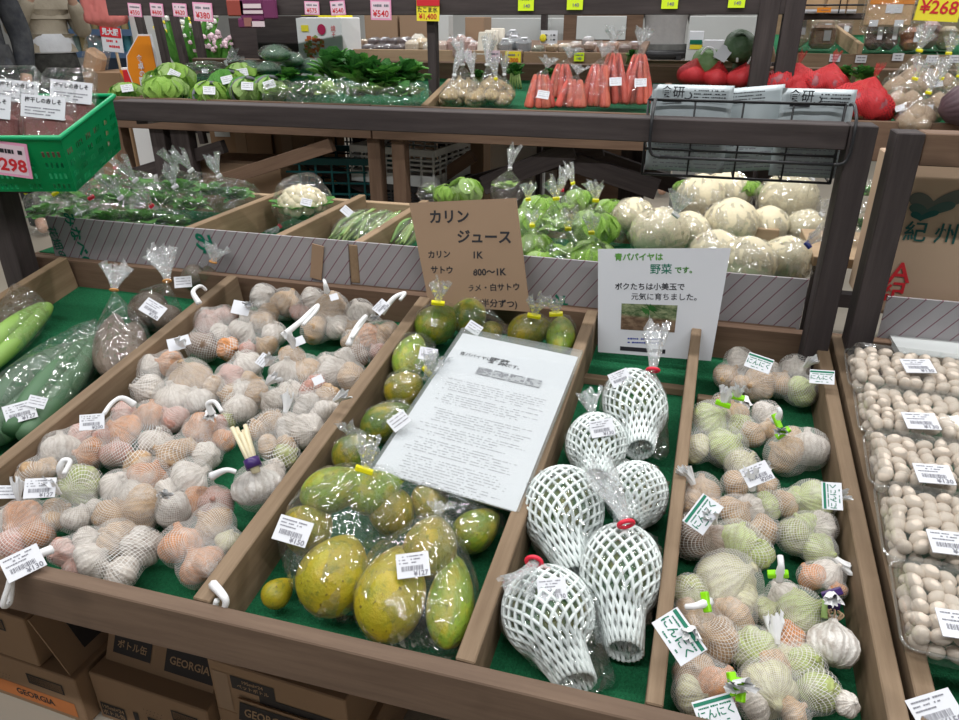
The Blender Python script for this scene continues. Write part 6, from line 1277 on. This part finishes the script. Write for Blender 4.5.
bm = bmesh.new(); bx(bm, Bm @ Matrix.Translation((0, wr(7, c), .003)), wr(24, c), wr(9, c), .003); obj('red_header', bm, M['ink_red'], t); bm = bmesh.new(); add_text(bm, '見大服', .03, Bm @ Matrix.Translation((0, wr(7, c), .0055)), 0, .04); obj('sign_letters', bm, M['paper'], t)
bm = bmesh.new(); dashes(bm, -.03, .03, -wr(1, c), .012, .0026, 0, 1, .3, .012); dashes(bm, -.02, .035, -wr(6, c), .012, .0026, 0, 2, .3, .012); bmesh.ops.transform(bm, matrix=Bm, verts=bm.verts); obj('sign_marks', bm, M['ink_red'], t); bm = bmesh.new(); tube(bm, [atY(116, 50, 3.006), atY(124, 84, 2.98)], .006, 6); obj('stick', bm, M['wood_pale'], t)
P = atY(95, 62, 3.2); t = thing('noodle_bag', 'clear bag of pale orange dried noodles leaning on a brown box', 'bag of noodles', P-Vector((0, 0, .07))); bm = bmesh.new(); Bm = mx(P, Matrix.Rotation(R(28), 3, 'Y')); bx(bm, Bm, wr(20, P), .07, wr(24, P), .02); o = obj('noodles', bm, M['veg'], t); o.color = (.60, .34, .18, 1); bm = bmesh.new(); bx(bm, Bm @ Matrix.Translation((0, 0, .03)), wr(24, P), .08, wr(36, P), .02); obj('clear_wrap', bm, M['film'], t)
panel('carton', 'brown carton beneath the bag of noodles at the left', 'carton', 82, 72, 122, 86, 3.12, 'cardboard_dk', .3, .2)
panel('dark_red_pack', 'dark red pack behind the orange sign', 'food pack', 122, 70, 136, 86, 2.95, 'ink_red', .06)
t = thing('drink_shelf', 'far refrigerated shelf with rows of blue bottles', 'shelf', (atY(85, 30, 5.5).x, 5.7, 0)); x0_, x1_ = atY(60, 30, 5.5).x, atY(135, 30, 5.5).x
bm = bmesh.new(); bx(bm, Matrix.Translation(((x0_+x1_)/2, 5.95, .8)), x1_-x0_, .05, 1.8); obj('back_panel', bm, col('dim_blue_panel', (.10, .15, .25)), t)
for y in (7, 33, 55): z = atY(85, y, 5.5).z; bm = bmesh.new(); bx(bm, Matrix.Translation(((x0_+x1_)/2, 5.72, z)), x1_-x0_, .44, .03); obj('shelf_board', bm, M['greywhite'], t); bm = bmesh.new(); bx(bm, Matrix.Translation(((x0_+x1_)/2, 5.495, z+.005)), x1_-x0_, .01, .05); obj('price_rail', bm, col('blue_rail', (.16, .27, .48)), t)
bm = bmesh.new(); lathe(bm, [(.03, 0), (.034, .01), (.034, .13), (.028, .155), (.013, .175), (.013, .20)], 14); BOT = mesh_of('bottle', bm, M['colour'], True)
for r_, y in enumerate((33, 7, 55)):
    z = atY(85, y, 5.5).z+.016
    for k in range(9): tt = thing('drink_bottle', 'blue drink bottle, %s from the left on the %s far shelf board' % (ORD[k], ('middle', 'top', 'bottom')[r_]), 'bottle', (x0_+.06+k*.075, 5.60, z), 'bottles on the far drink shelf'); o = inst('bottle_body', BOT, Matrix.Translation(tt.location), tt, [(.05, .30, .42), (.10, .38, .46), (.30, .42, .40), (.55, .42, .20)][(k+r_*3) % 4])
# flower buckets behind the posts
def flowers(label, x, y, Y, cols, seed, h=.30):
    P = atY(x, y, Y); t = thing('flower_bucket', label, 'flower bucket', (P.x, Y, P.z-.38)); rg = random.Random(seed); bm = bmesh.new(); lathe(bm, [(.07, 0), (.09, .22), (.095, .22)], 20, Matrix.Translation((P.x, Y, P.z-.38))); obj('bucket', bm, M['black'], t, True); bm = bmesh.new(); bf = bmesh.new()
    for k in range(46):
        d = Vector((rg.uniform(-.5, .5), rg.uniform(-.5, .5), 1)); q = Vector((P.x, Y, P.z-.2)); L = rg.uniform(.15, h); leaf(bm, q, d, Vector((0, -1, .2)), L, .018, 0, .2, rg=rg); e = q+d.normalized()*L*1.02; bmesh.ops.create_icosphere(bf, subdivisions=1, radius=rg.uniform(.008, .016), matrix=Matrix.Translation(e))
        for v in bf.verts[-12:] if False else []: pass
    obj('green_stems', bm, M['leaf_mid'], t); o = obj('blossoms', bf, M['colour'], t); o.color = (*cols, 1); return t
flowers('black bucket of small white flowers behind the dark posts', 193, 45, 3.1, (.80, .80, .72), 1, .34); flowers('black bucket of pink flowers in grey sleeve left of the brown panel', 218, 38, 3.0, (.72, .52, .58), 2, .22); flowers('bucket with yellow flowers between the dark posts', 184, 32, 3.25, (.80, .66, .05), 3, .26)
panel('grey_board', 'grey board behind the dark posts at the left', 'board', 128, 14, 186, 92, 3.35, 'greyboard' if 'greyboard' in M else 'greywhite', .02, .5)
panel('dark_cabinet', 'dark brown cabinet behind the purple packets', 'cabinet', 228, 18, 296, 75, 2.98, 'wood_dark', .3, .0)
# pink plastic bag carried by the shopper
P = atY(104, 8, 3.3); t = thing('shopping_bag', 'translucent pink plastic shopping bag hanging at the upper left', 'shopping bag', P-Vector((0, 0, .1))); M['pinkbag'] = plain('pink_plastic', (.72, .22, .20), .4, .1, 6, .2); bm = shell([P+Vector((dx*wr(17, P), dy*.06, dz*wr(20, P))) for dx in (-1, -.5, .5, 1) for dy in (-1, 1) for dz in (-.6, 0, 1)]+[P+Vector((.02, 0, -wr(20, P)))], P+Vector((0, 0, .25)), 40, 24, .05, 1, 12); obj('bag_body', bm, M['pinkbag'], t, True); bm = bmesh.new(); tube(bm, smoothpath([P+Vector((-.03, 0, .24)), P+Vector((-.02, 0, .32)), P+Vector((.02, 0, .32)), P+Vector((.03, 0, .24))], 5), .008, 6); obj('bag_handle', bm, M['pinkbag'], t)
# green basket of vacuum packs
P0 = atY(60, 138, 1.15); ph_, ta_ = R(16), R(12); ay = Vector((-math.sin(ph_)*math.cos(ta_), math.cos(ph_)*math.cos(ta_), math.sin(ta_))); ax = Vector((math.cos(ph_), math.sin(ph_), 0)); az = ax.cross(ay); rotb = Matrix((ax, ay, az)).transposed(); bw, bd, bh, tp = .34, .255, .115, .013
t = thing('green_basket', 'bright green plastic basket of dark red vacuum packs at the upper left', 'basket', P0-ax*bw/2+ay*bd/2-az*bh)
def bcorner(u, v, z): k = tp*(1-z); return P0 - ax*(bw*(1-u)) + ay*(bd*v) - az*bh*(1-z) + ax*(k if u < .5 else -k) + ay*(k if v < .5 else -k)
def bwall(nm, A0, A1, B0, B1):   # slotted wall with real holes
    bm = bmesh.new(); nx, nz = 66, 20; G = [[bm.verts.new(A0.lerp(A1, i/nx).lerp(B0.lerp(B1, i/nx), j/nz)) for j in range(nz+1)] for i in range(nx+1)]
    for i in range(nx):
        for j in range(nz):
            slot = (i % 2 == 1) and (2 <= i % 11 <= 8) and (j % 4 in (1, 2)) and 1 <= j <= 16
            if not slot: bm.faces.new((G[i][j], G[i+1][j], G[i+1][j+1], G[i][j+1]))
    bmesh.ops.solidify(bm, geom=bm.faces[:], thickness=.0025); return obj(nm, bm, M['green_basket'], t)
c4_ = [(0, 0), (1, 0), (1, 1), (0, 1)]
for k in range(4): (u0, v0), (u1, v1) = c4_[k], c4_[(k+1) % 4]; bwall('slotted_wall', bcorner(u0, v0, 0), bcorner(u1, v1, 0), bcorner(u0, v0, 1), bcorner(u1, v1, 1))
bm = bmesh.new(); bm.faces.new([bm.verts.new(bcorner(u, v, 0)) for u, v in c4_]); bmesh.ops.solidify(bm, geom=bm.faces[:], thickness=.003); obj('basket_floor', bm, M['green_basket'], t)
bm = bmesh.new(); tube(bm, [bcorner(u, v, 1) for u, v in c4_], .0055, 8, True); obj('basket_rim', bm, M['green_basket'], t)
gb = t
c = onplane(5, 158, P0+az*.0, ay)-ay*.002; t = thing('price_card', 'pink edged price card with red numbers hanging on the green basket', 'price card', c); Bm = mx(c, basis(-ay+az*.10, ax) @ Matrix.Rotation(R(-8), 3, 'Z')); bm = bmesh.new(); bx(bm, Bm, .095, .068, .002); obj('card', bm, M['pink'], t); bm = bmesh.new(); rect(bm, 0, 0, .085, .058, .0014, 0, Bm); obj('card_face', bm, M['pinkpale'], t); bm = bmesh.new(); add_text(bm, '¥298', .034, Bm @ Matrix.Translation((.006, -.012, .002)), 0, .03); obj('card_letters', bm, M['ink_red'], t); bm = bmesh.new(); dashes(bm, -.03, .036, .016, .009, .002, 0, 3, .2, .008); bmesh.ops.transform(bm, matrix=Bm, verts=bm.verts); obj('card_lines', bm, M['ink'], t)
for i, (u, v, w) in enumerate(((.80, .34, 'front right'), (.46, .36, 'front middle'), (.16, .38, 'front left'), (.80, .72, 'rear right'), (.45, .74, 'rear middle'))):
    c = P0 - ax*(bw*(1-u)) + ay*(bd*v) - az*.022; Bm = mx(c, rotb @ Matrix.Rotation(R(-32), 3, 'X')); t = thing('vacuum_pack', 'dark red vacuum pack with white label in the green basket, ' + w, 'vacuum pack', c-az*.04, 'vacuum packs in the green basket'); bm = bmesh.new(); bx(bm, Bm @ Matrix.Translation((0, 0, -.008)), .10, .026, .085, .01); o = obj('dark_red_contents', bm, M['veg'], t); o.color = (.19, .014, .014, 1)
    bm = bmesh.new(); bx(bm, Bm @ Matrix.Translation((0, 0, .030)), .112, .030, .145, .011); bmesh.ops.subdivide_edges(bm, edges=bm.edges, cuts=4, use_grid_fill=True)
    for v_ in bm.verts: v_.co += Vector((0, .003*math.sin(v_.co.x*90), .003*math.sin(v_.co.z*110+i)))
    obj('clear_bag', bm, M['film_thin'], t, True); Fm = Bm @ mx((.004*i, -.0185, .047), basis((0, -1, 0)) @ Matrix.Rotation(R(-6), 3, 'Z')); bm = bmesh.new(); bx(bm, Fm, .088, .044, .001); obj('paper_label', bm, M['paper'], t); bm = bmesh.new(); add_text(bm, '梅干しの赤しそ', .0105, Fm @ Matrix.Translation((0, .011, .001)), 0, .03); obj('label_letters', bm, M['ink'], t)
    bm = bmesh.new(); [dashes(bm, -.036, .034-.01*k, -.003-.006*k, .0025, .001, 0, k+i, .2, .004) for k in range(3)]; bmesh.ops.transform(bm, matrix=Fm, verts=bm.verts); obj('label_lines', bm, M['ink_grey'], t)
for k in (.3, .7): q = P0-ax*bw*.5-az*(bh+.002)+ay*bd*k; board_obj('basket_rest', Vector((-1.47, q.y, q.z-.006)), Vector((-1.31, q.y, q.z-.006)), .03, .016, M['wood_dark'], st, az)
# ------------------------------------------------------------------ people
def skinned(name, joints, edges, mat, parent, sub=2, root=0, color=None):
    me = bpy.data.meshes.new(name); me.from_pydata([j[:3] for j in joints], edges, []); o = bpy.data.objects.new(name, me); C.objects.link(o)
    md = o.modifiers.new('s', 'SKIN'); md.use_smooth_shade = True
    for i, j in enumerate(joints): me.skin_vertices[0].data[i].radius = (j[3], j[4] if len(j) > 4 else j[3]); me.skin_vertices[0].data[i].use_root = (i == root)
    sb = o.modifiers.new('u', 'SUBSURF'); sb.levels = sub; sb.render_levels = sub
    bpy.context.view_layer.update(); m2 = bpy.data.meshes.new_from_object(o.evaluated_get(bpy.context.evaluated_depsgraph_get())); bpy.data.objects.remove(o); m2.name = name; m2.materials.clear(); m2.materials.append(mat); m2.polygons.foreach_set('use_smooth', [True]*len(m2.polygons))
    o = link(name, m2, parent)
    if color: o.color = (*color, 1)
    return o
M['skin'] = plain('human_skin', (.55, .34, .25), .5, .05)
def person(label, X, Y, rz, top, bottom, hair, arms, coat=0., hem=None, H=1.60):
    t = thing('person', label, 'person', (X, Y, 0)); t.rotation_euler.z = R(rz); k = H/1.7
    J = [(0, 0, .95, .12, .09), (0, 0, 1.10, .125, .10), (0, 0, 1.28, .15, .105), (0, 0, 1.41, .12, .085), (0, -.01, 1.49, .052), (0, -.02, 1.56, .07, .085), (0, -.02, 1.66, .078, .095), (0, -.01, 1.71, .05, .06),
         (.09, 0, .88, .075), (.095, -.01, .50, .058), (.09, .02, .10, .04), (.09, -.12, .045, .035), (-.09, 0, .88, .075), (-.095, -.01, .50, .058), (-.09, .02, .10, .04), (-.09, -.12, .045, .035)]
    E = [(0, 1), (1, 2), (2, 3), (3, 4), (4, 5), (5, 6), (6, 7), (0, 8), (8, 9), (9, 10), (10, 11), (0, 12), (12, 13), (13, 14), (14, 15)]
    for sgn, (el, wrst) in zip((1, -1), arms):
        b = len(J); J += [(sgn*.18, 0, 1.39, .058), (*el, .045), (*wrst, .032)]; E += [(3, b), (b, b+1), (b+1, b+2)]
        d = (Vector(wrst)-Vector(el)).normalized(); pb = len(J); J.append((*(Vector(wrst)+d*.05), .034, .018)); E.append((b+2, pb)); s = d.cross(Vector((0, 1, 0))).normalized()
        for f, (o_, L) in enumerate(((-.024, .065), (-.008, .078), (.008, .073), (.024, .058))): q = Vector(wrst)+d*.08+s*o_; J += [(*q, .0085), (*(q+d*L*.5+Vector((0, -.006, 0))), .008), (*(q+d*L+Vector((0, -.016, 0))), .0065)]; n_ = len(J); E += [(pb, n_-3), (n_-3, n_-2), (n_-2, n_-1)]
        q = Vector(wrst)+d*.03-s*.03; J += [(*(q+d*.01), .010), (*(q+d*.045-s*.015), .008)]; n_ = len(J); E += [(pb, n_-2), (n_-2, n_-1)]
    J = [(j[0]*k, j[1]*k, j[2]*k, *[r*k for r in j[3:]]) for j in J]; skinned('body', J, E, M['skin'], t, 2)
    TJ = [(0, 0, (.86-coat if coat else 1.165), .165+coat*.12, .13+coat*.1), (0, 0, (.98 if coat else 1.18), .165, .13), (0, 0, 1.12 if coat else 1.2, .158, .128), (0, 0, 1.28, .175, .13), (0, 0, 1.42, .14, .10), (0, -.005, 1.47, .065)]; TE = [(0, 1), (1, 2), (2, 3), (3, 4), (4, 5)]
    for sgn, (el, wrst) in zip((1, -1), arms): b = len(TJ); w2 = Vector(el).lerp(Vector(wrst), .92); TJ += [(sgn*.185, 0, 1.39, .078), (*el, .065), (*w2, .050)]; TE += [(4, b), (b, b+1), (b+1, b+2)]
    TJ = [(j[0]*k, j[1]*k, j[2]*k, *[r*k for r in j[3:]]) for j in TJ]; skinned('top', TJ, TE, M['cloth'], t, 2, 2, top)
    if hem:
        bm = bmesh.new(); lathe(bm, [(1.04, 1.05*k), (1.05, 1.065*k), (1.0, 1.11*k), (.95, 1.18*k)], 36, Matrix.Diagonal((.178*k, .148*k, 1, 1)), lobes=9, lob=.03); o = link('shirt_hem', mesh_of('shirt_hem', bm, M['cloth'], True), t); o.color = (*hem, 1)
    bm = bmesh.new(); lathe(bm, [(.93, 1.10*k), (1.0, 1.03*k), (1.06, .95*k), (1.06, .86*k), (.95, .78*k), (.5, .73*k)], 36, Matrix.Diagonal((.176*k, .148*k, 1, 1)))
    for sx in (-1, 1): tube(bm, smoothpath([(sx*.085*k, 0, .86*k), (sx*.095*k, -.005, .66*k), (sx*.095*k, -.01, .48*k), (sx*.09*k, .01, .25*k), (sx*.09*k, .02, .06*k)], 5), [k*(.098-.035*min(1, i/18)) for i in range(21)], 16)
    o = link('trousers', mesh_of('trousers', bm, M['cloth'], True), t); o.color = (*bottom, 1)
    bm = bmesh.new(); bmesh.ops.create_icosphere(bm, subdivisions=3, radius=1, matrix=mx((0, .012*k, 1.665*k), None, (.088*k, .105*k, .105*k)))
    bmesh.ops.delete(bm, geom=[v for v in bm.verts if v.co.y < -.045*k and v.co.z < 1.70*k], context='VERTS'); me = mesh_of('hair', bm, M['cloth'], True); o = link('hair', me, t); o.color = (*hair, 1)
    bm = bmesh.new(); 
    for sx in (-1, 1): bmesh.ops.create_icosphere(bm, subdivisions=2, radius=.011*k, matrix=Matrix.Translation((sx*.03*k, -.108*k, 1.625*k)))
    me = mesh_of('eyes', bm, M['ink'], True); link('eyes', me, t)
    bm = bmesh.new(); bmesh.ops.create_cone(bm, segments=8, radius1=.016*k, radius2=.005*k, depth=.04*k, matrix=mx((0, -.118*k, 1.60*k), Matrix.Rotation(R(30), 3, 'X'))); me = mesh_of('nose', bm, M['skin'], True); link('nose', me, t)
    bm = bmesh.new(); bx(bm, Matrix.Translation((0, -.103*k, 1.565*k)), .045*k, .012*k, .01*k, .003*k); me = mesh_of('mouth', bm, M['colour']); o = link('mouth', me, t); o.color = (.45, .16, .14, 1); return t
P = atY(50, 50, 4.5); person('shopper in beige sweater over white shirt and black trousers at the left', P.x, 4.5, 62, (.36, .31, .235), (.008, .008, .009), (.03, .02, .02), [((.24, -.10, 1.17), (.14, -.26, 1.42)), ((-.25, -.10, 1.17), (-.12, -.27, 1.44))], 0., (.66, .68, .72))
P = atY(-26, 40, 3.4); person('shopper in dark navy coat at the left frame edge', P.x, 3.4, 50, (.008, .011, .022), (.012, .013, .02), (.03, .02, .02), [((.24, .02, 1.13), (.20, -.06, .90)), ((-.25, .02, 1.13), (-.22, -.04, .90))], .28, None, 1.66)
P = atY(664, 40, 5.6); t = person('shopper in grey coat with black belt behind the rear shelf', P.x, 5.6, 10, (.33, .32, .32), (.05, .05, .05), (.05, .04, .04), [((.26, .03, 1.14), (.20, -.16, 1.05)), ((-.26, .03, 1.14), (-.20, -.16, 1.05))], .35, None, 1.62)
bm = bmesh.new(); tube(bm, [(.170*math.cos(a), .140*math.sin(a), .985) for a in [k*math.pi/12 for k in range(24)]], .028, 8, True); bx(bm, Matrix.Translation((.09, -.145, .90)), .035, .02, .16); me = mesh_of('black_belt', bm, M['black']); link('black_belt', me, t)
# ------------------------------------------------------------------ details become sub-parts of the part they sit on
SUBOF = {'card_letters': 'card', 'card_face': 'card', 'card_lines': 'card', 'red_header': 'card', 'label_letters': 'paper_label', 'label_lines': 'paper_label', 'tape_tie': 'gathered_top', 'rubber_band': 'gathered_top', 'tie_ring': 'gathered_top',
         'printed_panel': 'carton_body', 'printed_table': 'carton_body', 'printed_lines': 'carton_body', 'bottle_print': 'carton_body', 'printed_letters': 'carton_body', 'tape_strip': 'carton_body', 'leaf_print': 'carton_body', 'food_print': 'carton_body', 'yellow_sticker': 'carton_body', 'red_disc': 'carton_body',
         'printed_mark': 'pouch_body', 'pack_rim': 'pack_tray', 'basket_rim': 'slotted_wall', 'wire_hook': 'wire_frame', 'pack_print': 'pack_body', 'orange_band': 'pack_body', 'white_band': 'pack_body', 'bag_handle': 'bag_body', 'price_rail': 'shelf_board', 'bottle_label_print': 'panel_body', 'eyes': 'body', 'nose': 'body', 'mouth': 'body', 'hair': 'body'}
bare = lambda n: n.split('.')[0]
for o in list(bpy.data.objects):
    if o.parent is None or o.parent.parent is not None or bare(o.name) not in SUBOF: continue
    host = next((c for c in o.parent.children if bare(c.name) == SUBOF[bare(o.name)]), None)
    if host is not None and host.matrix_basis == Matrix.Identity(4): o.parent = host
